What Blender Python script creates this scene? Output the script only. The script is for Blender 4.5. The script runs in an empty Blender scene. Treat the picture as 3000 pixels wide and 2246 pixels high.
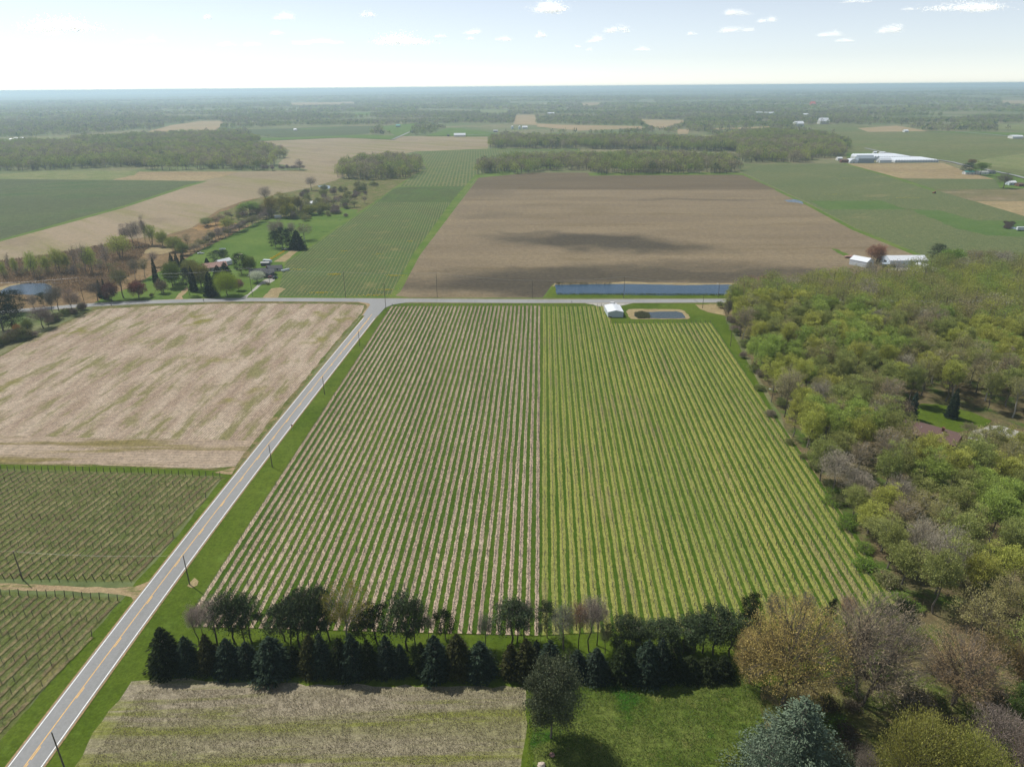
import bpy, math, random
import numpy as np
from mathutils import Vector, Matrix
R = math.radians
sc = bpy.context.scene

# ---------------------------------------------------------------- camera
CH = 130.0; FPX = 2050.0; PITCH = R(22.96); ROLL = R(0.46)
cam = bpy.data.objects.new('camera', bpy.data.cameras.new('camera'))
sc.collection.objects.link(cam)
cam.data.sensor_width = 36.0
cam.data.lens = 36.0 * FPX / 3000.0
cam.data.clip_start = 1.0
cam.data.clip_end = 150000.0
cam.matrix_world = Matrix.Translation((0, 0, CH)) @ Matrix.Rotation(R(90) - PITCH, 4, 'X') @ Matrix.Rotation(-ROLL, 4, 'Z')
sc.camera = cam

# ---------------------------------------------------------------- world and sun
SUN_AZ = math.atan2(-0.79, 0.61)      # measured from +Y towards +X (negative: to the left)
SUN_EL = R(55)
w = bpy.data.worlds.new('World'); sc.world = w; w.use_nodes = True
nt = w.node_tree; bg = nt.nodes['Background']
sky = nt.nodes.new('ShaderNodeTexSky'); sky.sky_type = 'NISHITA'; sky.sun_disc = False
sky.sun_elevation = SUN_EL; sky.sun_rotation = SUN_AZ
sky.air_density = 0.9; sky.dust_density = 0.0; sky.ozone_density = 1.0; sky.altitude = 2000
hs_ = nt.nodes.new('ShaderNodeHueSaturation'); hs_.inputs['Saturation'].default_value = 0.50; hs_.inputs['Value'].default_value = 1.12
nt.links.new(sky.outputs[0], hs_.inputs['Color']); nt.links.new(hs_.outputs[0], bg.inputs[0]); bg.inputs[1].default_value = 0.115
sun = bpy.data.objects.new('sun', bpy.data.lights.new('sun', 'SUN')); sc.collection.objects.link(sun)
sun.data.energy = 5.0; sun.data.angle = R(0.53); sun.data.color = (1.0, 0.95, 0.87)
sd = Vector((math.sin(SUN_AZ) * math.cos(SUN_EL), math.cos(SUN_AZ) * math.cos(SUN_EL), math.sin(SUN_EL)))
sun.rotation_euler = sd.to_track_quat('Z', 'Y').to_euler()
sc.view_settings.view_transform = 'Standard'; sc.view_settings.look = 'None'
sc.view_settings.exposure = 0.0; sc.view_settings.gamma = 1.0
sc.cycles.max_bounces = 5; sc.cycles.diffuse_bounces = 2; sc.cycles.glossy_bounces = 2
sc.cycles.transmission_bounces = 3; sc.cycles.transparent_max_bounces = 6; sc.cycles.volume_bounces = 1
sc.cycles.use_adaptive_sampling = True; sc.cycles.adaptive_threshold = 0.02
sc.cycles.volume_max_steps = 64

# ---------------------------------------------------------------- helpers
def ray(px, py):
    u = (px - 1500) / FPX; v = (1123 - py) / FPX
    c, s = math.cos(ROLL), math.sin(ROLL)
    dx = u * c + v * s; dy = -u * s + v * c
    return (dx, math.cos(PITCH) + dy * math.sin(PITCH), -math.sin(PITCH) + dy * math.cos(PITCH))
def at(px, py, z=0.0):
    d = ray(px, py); t = (z - CH) / d[2]
    return Vector((d[0] * t, d[1] * t, z))
def tall(bx, by, ty, tx=None):
    b = at(bx, by); d = ray(bx if tx is None else tx, ty)
    return CH + d[2] * b.y / d[1]
def lin(r, g, b):
    f = lambda c: c / 12.92 if c <= 0.04045 else ((c + 0.055) / 1.055) ** 2.4
    return (f(r / 255), f(g / 255), f(b / 255))
def link(o, parent=None):
    sc.collection.objects.link(o)
    if parent is not None: o.parent = parent
    return o
def tag(o, label=None, cat=None, group=None, kind=None):
    if label: o['label'] = label
    if cat: o['category'] = cat
    if group: o['group'] = group
    if kind: o['kind'] = kind
    return o
def empty(name, loc, rz=0.0, scale=1.0):
    o = bpy.data.objects.new(name, None); link(o)
    o.location = loc; o.rotation_euler = (0, 0, rz); o.scale = (scale,) * 3 if not isinstance(scale, tuple) else scale
    o.empty_display_size = 0.5
    return o
def norm(a): return a / np.maximum(np.linalg.norm(a, axis=-1, keepdims=True), 1e-9)
def qmesh(name, V, Q, mats, midx=None, v=None, col=None, smooth=False):
    """fast all-quad mesh from numpy arrays"""
    V = np.asarray(V, np.float32); Q = np.asarray(Q, np.int32)
    me = bpy.data.meshes.new(name)
    me.vertices.add(len(V)); me.vertices.foreach_set('co', V.ravel())
    me.loops.add(len(Q) * 4); me.loops.foreach_set('vertex_index', Q.ravel())
    me.polygons.add(len(Q)); me.polygons.foreach_set('loop_start', np.arange(0, len(Q) * 4, 4, dtype=np.int32))
    if midx is not None: me.polygons.foreach_set('material_index', np.asarray(midx, np.int32))
    me.polygons.foreach_set('use_smooth', np.full(len(Q), smooth))
    for m in (mats if isinstance(mats, (list, tuple)) else [mats]): me.materials.append(m)
    if v is not None:
        a = me.attributes.new('v', 'FLOAT', 'FACE'); a.data.foreach_set('value', np.asarray(v, np.float32))
    if col is not None:
        a = me.attributes.new('col', 'FLOAT_COLOR', 'FACE')
        c4 = np.ones((len(Q), 4), np.float32); c4[:, :3] = col; a.data.foreach_set('color', c4.ravel())
    me.update(calc_edges=True)
    return me
def quads(n): return np.arange(n * 4).reshape(n, 4)
class MB:
    """collects boxes, tubes and polygons into ONE mesh"""
    def __init__(s): s.v = []; s.f = []; s.m = []
    def poly(s, pts, mi=0):
        k = len(s.v); s.v += [tuple(p) for p in pts]; s.f.append(tuple(range(k, k + len(pts)))); s.m.append(mi)
    def mesh(s, V, F, mi=0):
        k = len(s.v); s.v += [tuple(p) for p in V]
        for f in F: s.f.append(tuple(i + k for i in f)); s.m.append(mi)
    def box(s, x0, x1, y0, y1, z0, z1, mi=0, M=None):
        V = [Vector((x, y, z)) for z in (z0, z1) for y in (y0, y1) for x in (x0, x1)]
        if M is not None: V = [M @ p for p in V]
        s.mesh(V, [(0, 2, 3, 1), (4, 5, 7, 6), (0, 1, 5, 4), (2, 6, 7, 3), (0, 4, 6, 2), (1, 3, 7, 5)], mi)
    def tube(s, pts, radii, n=6, mi=0, cap=True):
        pts = [Vector(p) for p in pts]; rings = []
        k = len(s.v)
        for i, p in enumerate(pts):
            d = (pts[min(i + 1, len(pts) - 1)] - pts[max(i - 1, 0)]).normalized()
            a = d.orthogonal().normalized(); b = d.cross(a)
            for j in range(n):
                t = 2 * math.pi * j / n; s.v.append(tuple(p + (a * math.cos(t) + b * math.sin(t)) * radii[i]))
        for i in range(len(pts) - 1):
            for j in range(n):
                j2 = (j + 1) % n
                s.f.append((k + i * n + j, k + i * n + j2, k + (i + 1) * n + j2, k + (i + 1) * n + j)); s.m.append(mi)
        if cap:
            s.f.append(tuple(k + j for j in range(n))[::-1]); s.m.append(mi)
            s.f.append(tuple(k + (len(pts) - 1) * n + j for j in range(n))); s.m.append(mi)
    def prism(s, prof, y0, y1, mi=0, axis='y'):
        n = len(prof)
        if axis == 'y': A = [(p[0], y0, p[1]) for p in prof]; B = [(p[0], y1, p[1]) for p in prof]
        else: A = [(y0, p[0], p[1]) for p in prof]; B = [(y1, p[0], p[1]) for p in prof]
        s.mesh(A + B, [tuple(range(n))[::-1], tuple(range(n, 2 * n))] + [(i, (i + 1) % n, n + (i + 1) % n, n + i) for i in range(n)], mi)
    def build(s, name, mats, parent=None, smooth=False):
        me = bpy.data.meshes.new(name); me.from_pydata(s.v, [], s.f)
        for m in (mats if isinstance(mats, (list, tuple)) else [mats]): me.materials.append(m)
        me.polygons.foreach_set('material_index', s.m)
        if smooth: me.polygons.foreach_set('use_smooth', [True] * len(s.f))
        me.update()
        return link(bpy.data.objects.new(name, me), parent)
def inpoly(X, Y, P):
    X = np.asarray(X); Y = np.asarray(Y); res = np.zeros(X.shape, bool); n = len(P)
    for i in range(n):
        x0, y0 = P[i][0], P[i][1]; x1, y1 = P[i - 1][0], P[i - 1][1]
        if y0 == y1: continue
        c = ((y0 > Y) != (y1 > Y)) & (X < (x1 - x0) * (Y - y0) / (y1 - y0) + x0)
        res ^= c
    return res
def W(pts): return [tuple(at(*p)[:2]) for p in pts]
def vnoise(x, y, seed=0):
    """cheap value noise for numpy arrays"""
    xi = np.floor(x).astype(np.int64); yi = np.floor(y).astype(np.int64); fx = x - xi; fy = y - yi
    fx = fx * fx * (3 - 2 * fx); fy = fy * fy * (3 - 2 * fy)
    def h(a, b):
        n = (a * 374761393 + b * 668265263 + seed * 1442695041) & 0x7fffffff
        n = ((n ^ (n >> 13)) * 1274126177) & 0x7fffffff
        return ((n ^ (n >> 16)) & 0xffff) / 65535.0
    return (h(xi, yi) * (1 - fx) + h(xi + 1, yi) * fx) * (1 - fy) + (h(xi, yi + 1) * (1 - fx) + h(xi + 1, yi + 1) * fx) * fy

# ---------------------------------------------------------------- materials
def newmat(name):
    m = bpy.data.materials.new(name); m.use_nodes = True
    nt = m.node_tree; b = nt.nodes['Principled BSDF']; b.inputs['Roughness'].default_value = 0.9
    b.inputs['Specular IOR Level'].default_value = 0.2
    return m, nt, b
def rgba(c): return (c[0], c[1], c[2], 1.0)
def mixc(nt, fac, a, b, mode='MIX'):
    n = nt.nodes.new('ShaderNodeMix'); n.data_type = 'RGBA'; n.blend_type = mode; n.clamp_factor = True
    if isinstance(fac, (int, float)): n.inputs[0].default_value = fac
    else: nt.links.new(fac, n.inputs[0])
    for s, k in ((a, 6), (b, 7)):
        if isinstance(s, tuple): n.inputs[k].default_value = rgba(s)
        else: nt.links.new(s, n.inputs[k])
    return n.outputs[2]
def ramp(nt, src, lo, hi, a=0.0, b=1.0, smooth=True):
    n = nt.nodes.new('ShaderNodeMapRange'); n.interpolation_type = 'SMOOTHSTEP' if smooth else 'LINEAR'
    nt.links.new(src, n.inputs[0]); n.inputs[1].default_value = lo; n.inputs[2].default_value = hi
    n.inputs[3].default_value = a; n.inputs[4].default_value = b
    return n.outputs[0]
def mth(nt, op, a, b=None):
    n = nt.nodes.new('ShaderNodeMath'); n.operation = op
    for i, s in enumerate((a, b)):
        if s is None: continue
        if isinstance(s, (int, float)): n.inputs[i].default_value = s
        else: nt.links.new(s, n.inputs[i])
    return n.outputs[0]
def coords(nt, rot=0.0, sx=1.0, sy=1.0, sz=1.0, loc=(0, 0, 0)):
    """object coordinates, turned by rot about Z then scaled (rot: direction of the stretched axis measured from +Y clockwise)"""
    tc = nt.nodes.new('ShaderNodeTexCoord')
    m1 = nt.nodes.new('ShaderNodeMapping'); m1.inputs['Rotation'].default_value = (0, 0, rot)
    nt.links.new(tc.outputs['Object'], m1.inputs[0])
    m2 = nt.nodes.new('ShaderNodeMapping'); m2.inputs['Scale'].default_value = (sx, sy, sz); m2.inputs['Location'].default_value = loc
    nt.links.new(m1.outputs[0], m2.inputs[0])
    return m2.outputs[0]
def noise(nt, vec, scale, detail=4, rough=0.55, dist=0.0):
    n = nt.nodes.new('ShaderNodeTexNoise'); n.inputs['Scale'].default_value = scale; n.inputs['Detail'].default_value = detail
    n.inputs['Roughness'].default_value = rough; n.inputs['Distortion'].default_value = dist
    nt.links.new(vec, n.inputs['Vector']); return n.outputs[0]
AG = 0.86
def dim(c, k): return None if c is None else (c[0] * k, c[1] * k, c[2] * k * .8)
def ground_mat(name, c1, c2, big=0.02, c3=None, mid=0.12, mid_lo=0.5, mid_hi=0.65, speck=0.35, fine=1.2, rot=0.0, sx=1.0, sy=1.0,
               rows=None, row_col=None, row_w=0.5, row_amt=0.6, blobs=None, blob_col=None, c4=None, c4s=0.5, c4lo=0.6, c4hi=0.68, bump=0.6, seed=0):
    c1, c2, c3, c4, row_col, blob_col = (dim(c, AG) for c in (c1, c2, c3, c4, row_col, blob_col))
    m, nt, b = newmat(name)
    iso = coords(nt, loc=(seed * 13.7, seed * 7.1, 0)); st = coords(nt, rot, sx, sy, loc=(seed * 3.1, 0, 0))
    col = mixc(nt, ramp(nt, noise(nt, st, big, 5, 0.6), 0.35, 0.65), c1, c2)
    if c3: col = mixc(nt, ramp(nt, noise(nt, st, mid, 5, 0.65), mid_lo, mid_hi), col, c3)
    if c4: col = mixc(nt, ramp(nt, noise(nt, iso, c4s, 3, 0.6), c4lo, c4hi), col, c4)
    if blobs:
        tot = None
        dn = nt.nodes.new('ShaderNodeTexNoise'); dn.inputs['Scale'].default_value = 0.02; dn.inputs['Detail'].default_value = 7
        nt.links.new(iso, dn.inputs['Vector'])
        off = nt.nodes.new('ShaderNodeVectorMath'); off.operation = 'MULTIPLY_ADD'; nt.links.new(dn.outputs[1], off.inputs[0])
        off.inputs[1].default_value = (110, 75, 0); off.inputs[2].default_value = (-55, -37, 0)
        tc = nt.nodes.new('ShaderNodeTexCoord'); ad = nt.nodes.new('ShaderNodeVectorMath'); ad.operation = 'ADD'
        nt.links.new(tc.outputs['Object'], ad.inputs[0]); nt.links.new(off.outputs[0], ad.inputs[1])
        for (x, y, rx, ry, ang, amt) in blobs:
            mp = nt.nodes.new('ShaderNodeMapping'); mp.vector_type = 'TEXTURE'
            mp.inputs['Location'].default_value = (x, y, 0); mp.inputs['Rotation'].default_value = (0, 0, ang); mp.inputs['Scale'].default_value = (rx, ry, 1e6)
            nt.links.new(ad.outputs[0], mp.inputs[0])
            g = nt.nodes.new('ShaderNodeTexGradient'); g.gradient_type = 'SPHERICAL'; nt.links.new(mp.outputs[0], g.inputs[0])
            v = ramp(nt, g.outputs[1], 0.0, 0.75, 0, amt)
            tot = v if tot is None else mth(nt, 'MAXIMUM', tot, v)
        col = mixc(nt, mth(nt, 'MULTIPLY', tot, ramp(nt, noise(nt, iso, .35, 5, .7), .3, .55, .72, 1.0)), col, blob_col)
    if rows:
        rr, sp = rows
        rv = coords(nt, rr, 1, 1, 1)
        sx_ = nt.nodes.new('ShaderNodeSeparateXYZ'); nt.links.new(rv, sx_.inputs[0])
        wob = mth(nt, 'MULTIPLY', mth(nt, 'SUBTRACT', noise(nt, iso, 0.6, 3), 0.5), 0.8 * min(1, sp / 3))
        f = mth(nt, 'PINGPONG', mth(nt, 'ADD', sx_.outputs[0], wob), sp / 2)
        k = ramp(nt, f, sp / 2 * (1 - row_w) - sp * 0.07, sp / 2 * (1 - row_w) + sp * 0.07, 0, row_amt)
        k2 = mth(nt, 'MULTIPLY', k, ramp(nt, noise(nt, iso, 0.25, 4, 0.7), 0.25, 0.55, 0.25, 1.0))
        col = mixc(nt, k2, col, row_col)
    fn = noise(nt, iso, fine, 6, 0.75)
    col = mixc(nt, 1.0, col, ramp(nt, fn, 0.3, 0.7, 1 - speck, 1 + speck, False), 'MULTIPLY')
    n2 = noise(nt, iso, fine * 0.3, 4, 0.85)
    col = mixc(nt, 1.0, col, ramp(nt, n2, 0.3, 0.7, 1 - speck * .8, 1 + speck * .8, False), 'MULTIPLY')
    nt.links.new(col, b.inputs['Base Color'])
    bp = nt.nodes.new('ShaderNodeBump'); bp.inputs['Strength'].default_value = bump; bp.inputs['Distance'].default_value = 0.25
    nt.links.new(fn, bp.inputs['Height']); nt.links.new(bp.outputs[0], b.inputs['Normal'])
    b.inputs['Roughness'].default_value = 1.0; b.inputs['Specular IOR Level'].default_value = 0.08
    return m
def plain(name, c, rough=0.7, var=0.12, scale=1.5, spec=0.3, metal=0.0, stretch=None):
    m, nt, b = newmat(name)
    v = coords(nt, 0, *(stretch or (1, 1, 1)))
    nf = noise(nt, v, scale, 4, 0.6)
    col = mixc(nt, 1.0, c, ramp(nt, nf, 0.3, 0.7, 1 - var, 1 + var, False), 'MULTIPLY')
    nt.links.new(col, b.inputs['Base Color']); b.inputs['Roughness'].default_value = rough
    b.inputs['Specular IOR Level'].default_value = spec; b.inputs['Metallic'].default_value = metal
    return m
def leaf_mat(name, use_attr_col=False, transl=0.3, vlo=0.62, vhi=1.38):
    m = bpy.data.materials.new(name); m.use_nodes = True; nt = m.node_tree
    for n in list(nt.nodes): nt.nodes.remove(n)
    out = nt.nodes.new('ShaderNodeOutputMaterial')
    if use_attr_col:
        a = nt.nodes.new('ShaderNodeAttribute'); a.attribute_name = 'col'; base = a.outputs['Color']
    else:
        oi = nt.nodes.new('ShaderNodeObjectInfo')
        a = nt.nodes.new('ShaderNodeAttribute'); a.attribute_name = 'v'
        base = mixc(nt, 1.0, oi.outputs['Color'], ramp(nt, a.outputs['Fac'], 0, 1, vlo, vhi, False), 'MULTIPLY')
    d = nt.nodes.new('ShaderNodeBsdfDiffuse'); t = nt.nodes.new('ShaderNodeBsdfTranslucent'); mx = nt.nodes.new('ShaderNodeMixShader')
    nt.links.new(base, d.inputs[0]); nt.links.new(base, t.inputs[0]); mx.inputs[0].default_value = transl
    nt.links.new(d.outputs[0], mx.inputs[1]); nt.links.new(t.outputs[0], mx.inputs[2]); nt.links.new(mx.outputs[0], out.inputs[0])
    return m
M = {}
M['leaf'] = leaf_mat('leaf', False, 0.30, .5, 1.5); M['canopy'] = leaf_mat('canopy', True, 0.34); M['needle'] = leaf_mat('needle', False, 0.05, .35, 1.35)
M['bark'] = plain('bark', (0.14, 0.12, 0.10), 1, 0.35, 3, stretch=(1, 1, .2))
M['bark_pale'] = plain('bark_pale', (0.33, 0.31, 0.28), 1, 0.3, 3)
M['vinewood'] = plain('vinewood', (0.075, 0.065, 0.062), 1, 0.3, 3)
M['post'] = plain('post', (0.075, 0.065, 0.055), 0.9, 0.3, 4)
M['pole'] = plain('pole', (0.12, 0.10, 0.085), 0.9, 0.25, 2)
M['wire'] = plain('wire', (0.22, 0.22, 0.23), 0.4, 0.02, 1, 0.5, 0.6)
M['metal_white'] = plain('metal_white', (0.62, 0.65, 0.68), 0.45, 0.05, 0.6, 0.4)
M['metal_wall'] = plain('metal_wall', (0.50, 0.56, 0.62), 0.5, 0.08, 1.0, 0.4, stretch=(4, 4, .2))
M['metal_grey'] = plain('metal_grey', (0.28, 0.33, 0.37), 0.5, 0.08, 0.8)
M['plastic_white'] = plain('plastic_white', (0.56, 0.60, 0.64), 0.35, 0.06, 0.8, 0.5)
M['shingle'] = plain('shingle', (0.075, 0.078, 0.085), 0.9, 0.2, 3)
M['shingle_brown'] = plain('shingle_brown', (0.12, 0.075, 0.065), 0.9, 0.18, 3)
M['rust_roof'] = plain('rust_roof', (0.27, 0.16, 0.13), 0.8, 0.25, 0.8)
M['red_roof'] = plain('red_roof', (0.45, 0.05, 0.04), 0.6, 0.1, 1)
M['siding'] = plain('siding', (0.10, 0.11, 0.13), 0.8, 0.1, 2)
M['siding_white'] = plain('siding_white', (0.62, 0.62, 0.60), 0.7, 0.08, 2)
M['siding_grey'] = plain('siding_grey', (0.30, 0.31, 0.31), 0.7, 0.08, 2)
M['brick'] = plain('brick', (0.16, 0.075, 0.05), 0.9, 0.3, 5)
M['teal'] = plain('teal', (0.10, 0.30, 0.26), 0.6, 0.1, 2)
M['dark'] = plain('dark', (0.02, 0.022, 0.025), 0.5, 0.1, 2)
M['rubber'] = plain('rubber', (0.02, 0.02, 0.02), 0.8, 0.1, 2)
M['car_white'] = plain('car_white', (0.75, 0.76, 0.78), 0.25, 0.02, 1, 0.5)
M['car_dark'] = plain('car_dark', (0.04, 0.06, 0.07), 0.25, 0.02, 1, 0.5)
M['car_red'] = plain('car_red', (0.25, 0.10, 0.12), 0.25, 0.02, 1, 0.5)
M['tractor_red'] = plain('tractor_red', (0.55, 0.06, 0.03), 0.4, 0.05, 1, 0.5)
M['glass'] = plain('glass', (0.03, 0.04, 0.05), 0.08, 0.02, 1, 0.6)
M['concrete'] = plain('concrete', (0.38, 0.37, 0.35), 0.9, 0.15, 1)
M['stone'] = plain('stone', (0.45, 0.38, 0.32), 0.9, 0.2, 2)
M['sign_brown'] = plain('sign_brown', (0.25, 0.06, 0.03), 0.5, 0.1, 3)
M['sign_yellow'] = plain('sign_yellow', (0.6, 0.4, 0.03), 0.5, 0.05, 3)
M['blue_tarp'] = plain('blue_tarp', (0.05, 0.25, 0.45), 0.5, 0.1, 2)
M['paint_white'] = plain('paint_white', (0.8, 0.8, 0.78), 0.7, 0.12, 1.2)
M['paint_yellow'] = plain('paint_yellow', (0.80, 0.45, 0.09), 0.7, 0.15, 1.2)
def water_mat(name, c):
    m, nt, b = newmat(name)
    b.inputs['Base Color'].default_value = rgba(c); b.inputs['Roughness'].default_value = 0.06
    b.inputs['Specular IOR Level'].default_value = 0.28; b.inputs['IOR'].default_value = 1.33
    v = coords(nt, R(20), 1.0, 2.2)
    bp = nt.nodes.new('ShaderNodeBump'); bp.inputs['Strength'].default_value = 0.8; bp.inputs['Distance'].default_value = 0.12
    nt.links.new(noise(nt, v, 1.6, 4, 0.6), bp.inputs['Height']); nt.links.new(bp.outputs[0], b.inputs['Normal'])
    return m
M['water'] = water_mat('water', (0.014, 0.045, 0.085))
M['water_dark'] = water_mat('water_dark', (0.03, 0.045, 0.055))
M['water_pale'] = water_mat('water_pale', (0.05, 0.08, 0.12))

GR = (0.066, 0.108, 0.011); GR2 = (0.098, 0.140, 0.020); GRD = (0.035, 0.085, 0.010)
M['grass'] = ground_mat('grass', GR, GR2, 0.03, (0.11, 0.17, 0.035), 0.1, 0.55, 0.75, 0.30, 1.3, c4=(0.20, 0.19, 0.05), c4s=0.9, c4lo=0.70, c4hi=0.76)
M['vine_grass'] = ground_mat('vine_grass', (0.050, 0.098, 0.010), (0.072, 0.122, 0.015), 0.05, (0.10, 0.125, 0.035), 0.25, 0.55, 0.75, 0.38, 1.6, sy=0.15, c4=(0.30, 0.26, 0.03), c4s=2.5, c4lo=0.74, c4hi=0.78, seed=2)
M['straw'] = ground_mat('straw', (0.45, 0.365, 0.33), (0.37, 0.29, 0.26), 0.06, (0.30, 0.24, 0.13), 0.22, 0.60, 0.78, 0.55, 1.8, sy=0.2, c4=(0.11, 0.08, 0.065), c4s=1.6, c4lo=0.56, c4hi=0.66, seed=3)
M['straw_yellow'] = ground_mat('straw_yellow', (0.27, 0.275, 0.09), (0.21, 0.235, 0.075), 0.03, (0.24, 0.22, 0.11), 0.08, 0.50, 0.70, 0.45, 2.4, sy=0.25, c4=(0.15, 0.19, 0.04), c4s=0.8, c4lo=0.60, c4hi=0.72, seed=4)
M['dry_patch'] = ground_mat('dry_patch', (0.33, 0.27, 0.18), (0.27, 0.21, 0.14), 0.1, (0.16, 0.16, 0.06), 0.3, 0.6, 0.75, 0.3, 1.5)
M['path'] = ground_mat('path', (0.36, 0.28, 0.20), (0.30, 0.22, 0.16), 0.1, (0.12, 0.14, 0.05), 0.35, 0.52, 0.68, 0.35, 1.5, rot=R(90), sy=0.2)
M['gravel'] = ground_mat('gravel', (0.34, 0.33, 0.37), (0.42, 0.41, 0.45), 0.1, None, speck=0.25, fine=1.5)
M['stubble'] = ground_mat('stubble', (0.44, 0.365, 0.355), (0.31, 0.235, 0.225), 0.08, (0.20, 0.19, 0.105), 0.09, 0.48, 0.64, 0.5, 1.6, rot=R(3), sx=1.6, sy=0.33,
        rows=(R(3), 1.05), row_col=(0.20, 0.155, 0.10), row_w=0.40, row_amt=0.5, c4=(0.20, 0.19, 0.06), c4s=0.03, c4lo=0.60, c4hi=0.72, seed=5)
M['stubble_head'] = ground_mat('stubble_head', (0.45, 0.375, 0.36), (0.36, 0.285, 0.27), 0.03, (0.20, 0.17, 0.08), 0.06, 0.52, 0.66, 0.42, 1.0, rot=R(90), sx=1.6, sy=0.15,
        rows=(R(90), 1.3), row_col=(0.19, 0.145, 0.095), row_w=0.42, row_amt=0.55, seed=6)
M['left_vine'] = ground_mat('left_vine', (0.10, 0.125, 0.044), (0.125, 0.142, 0.056), 0.04, (0.17, 0.16, 0.07), 0.15, 0.55, 0.72, 0.42, 1.3, rot=R(9), sy=0.2, seed=7)
M['left_strip'] = ground_mat('left_strip', (0.22, 0.195, 0.12), (0.145, 0.115, 0.078), 0.10, (0.10, 0.125, 0.04), 0.25, 0.50, 0.62, 0.4, 1.5, seed=8)
M['fore_field'] = ground_mat('fore_field', (0.285, 0.25, 0.225), (0.205, 0.20, 0.115), 0.03, (0.19, 0.20, 0.07), 0.09, 0.47, 0.62, 0.5, 2.6, rot=R(88), sx=2.4, sy=0.16, c4=(0.10, 0.16, 0.03), c4s=0.11, c4lo=0.70, c4hi=0.78, seed=9)
M['fore_lawn'] = ground_mat('fore_lawn', (0.070, 0.112, 0.020), (0.125, 0.158, 0.045), 0.07, (0.17, 0.175, 0.065), 0.16, 0.55, 0.75, 0.5, 2.2, c4=(0.035, 0.10, 0.012), c4s=0.07, c4lo=0.55, c4hi=0.66, seed=10)
M['weeds'] = ground_mat('weeds', (0.16, 0.14, 0.075), (0.09, 0.12, 0.03), 0.07, (0.24, 0.19, 0.12), 0.18, 0.52, 0.68, 0.45, 1.0, seed=11)
M['forest_floor'] = ground_mat('forest_floor', (0.15, 0.115, 0.08), (0.10, 0.105, 0.05), 0.05, (0.07, 0.11, 0.025), 0.1, 0.52, 0.66, 0.45, 0.9, seed=12)
M['marsh'] = ground_mat('marsh', (0.22, 0.15, 0.095), (0.17, 0.12, 0.075), 0.04, (0.14, 0.10, 0.06), 0.1, 0.50, 0.66, 0.45, 0.8, seed=13)
M['lawn'] = ground_mat('lawn', (0.078, 0.140, 0.026), (0.115, 0.175, 0.040), 0.03, (0.05, 0.10, 0.018), 0.06, 0.56, 0.72, 0.18, 0.8, seed=14)
M['meadow'] = ground_mat('meadow', (0.080, 0.138, 0.042), (0.095, 0.15, 0.05), 0.03, None, speck=0.25, fine=.6, seed=44)
M['edge_grass'] = ground_mat('edge_grass', (0.085, 0.15, 0.025), (0.13, 0.175, 0.045), 0.04, None, speck=0.2, fine=1, seed=15)
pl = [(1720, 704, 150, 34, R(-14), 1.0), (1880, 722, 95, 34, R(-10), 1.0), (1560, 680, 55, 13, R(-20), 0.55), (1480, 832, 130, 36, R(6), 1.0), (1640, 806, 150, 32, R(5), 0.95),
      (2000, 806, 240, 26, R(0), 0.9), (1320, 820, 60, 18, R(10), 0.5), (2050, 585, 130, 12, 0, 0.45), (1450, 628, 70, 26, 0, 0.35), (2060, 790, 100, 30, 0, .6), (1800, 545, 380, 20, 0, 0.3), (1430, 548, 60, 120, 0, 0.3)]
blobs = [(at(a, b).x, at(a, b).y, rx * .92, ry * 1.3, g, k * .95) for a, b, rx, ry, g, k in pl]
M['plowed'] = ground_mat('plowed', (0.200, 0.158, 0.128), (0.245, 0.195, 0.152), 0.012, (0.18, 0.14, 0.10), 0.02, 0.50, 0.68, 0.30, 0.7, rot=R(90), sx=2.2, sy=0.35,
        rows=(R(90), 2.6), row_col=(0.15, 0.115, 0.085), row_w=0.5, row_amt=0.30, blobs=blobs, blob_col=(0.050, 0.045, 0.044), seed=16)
M['plowed_back'] = ground_mat('plowed_back', (0.125, 0.098, 0.075), (0.15, 0.118, 0.09), 0.012, None, speck=0.22, fine=0.7, rot=R(90), sx=2, sy=.35, seed=17)
M['mid_vine'] = ground_mat('mid_vine', (0.078, 0.125, 0.045), (0.075, 0.105, 0.042), 0.02, (0.16, 0.165, 0.075), 0.05, 0.55, 0.72, 0.35, 0.9, rows=(R(-2.5), 2.75), row_col=(0.26, 0.23, 0.14), row_w=0.30, row_amt=0.5, seed=18)
M['mid_vine_far'] = ground_mat('mid_vine_far', (0.082, 0.128, 0.048), (0.092, 0.125, 0.05), 0.02, (0.17, 0.17, 0.08), 0.04, 0.52, 0.72, 0.35, 0.5, rows=(R(-2.5), 5.5), row_col=(0.24, 0.215, 0.13), row_w=0.4, row_amt=0.5, seed=19)
M['dark_nursery'] = ground_mat('dark_nursery', (0.085, 0.14, 0.045), (0.08, 0.11, 0.045), 0.03, (0.11, 0.13, 0.05), 0.1, 0.5, 0.7, 0.4, 0.6, rows=(R(60), 5), row_col=(0.05, 0.055, 0.035), row_w=0.4, row_amt=0.5, seed=20)
M['right_vine'] = ground_mat('right_vine', (0.074, 0.112, 0.050), (0.092, 0.122, 0.056), 0.012, (0.17, 0.165, 0.09), 0.03, 0.55, 0.75, 0.35, 0.7, rot=R(60), sy=0.4, rows=(R(-12), 2.9), row_col=(0.30, 0.27, 0.17), row_w=0.30, row_amt=0.6, seed=21)
M['orange_field'] = ground_mat('orange_field', (0.31, 0.245, 0.165), (0.27, 0.205, 0.14), 0.015, (0.20, 0.17, 0.085), 0.04, 0.55, 0.72, 0.35, 0.35, rot=R(90), sy=0.3, seed=22)
M['tan_field'] = ground_mat('tan_field', (0.31, 0.245, 0.205), (0.26, 0.215, 0.165), 0.008, (0.22, 0.20, 0.10), 0.012, 0.48, 0.66, 0.18, 0.4, rot=R(-48), sx=2.0, sy=0.2, c4=(0.24, 0.19, 0.155), c4s=0.01, c4lo=0.55, c4hi=0.7, seed=23)
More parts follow.
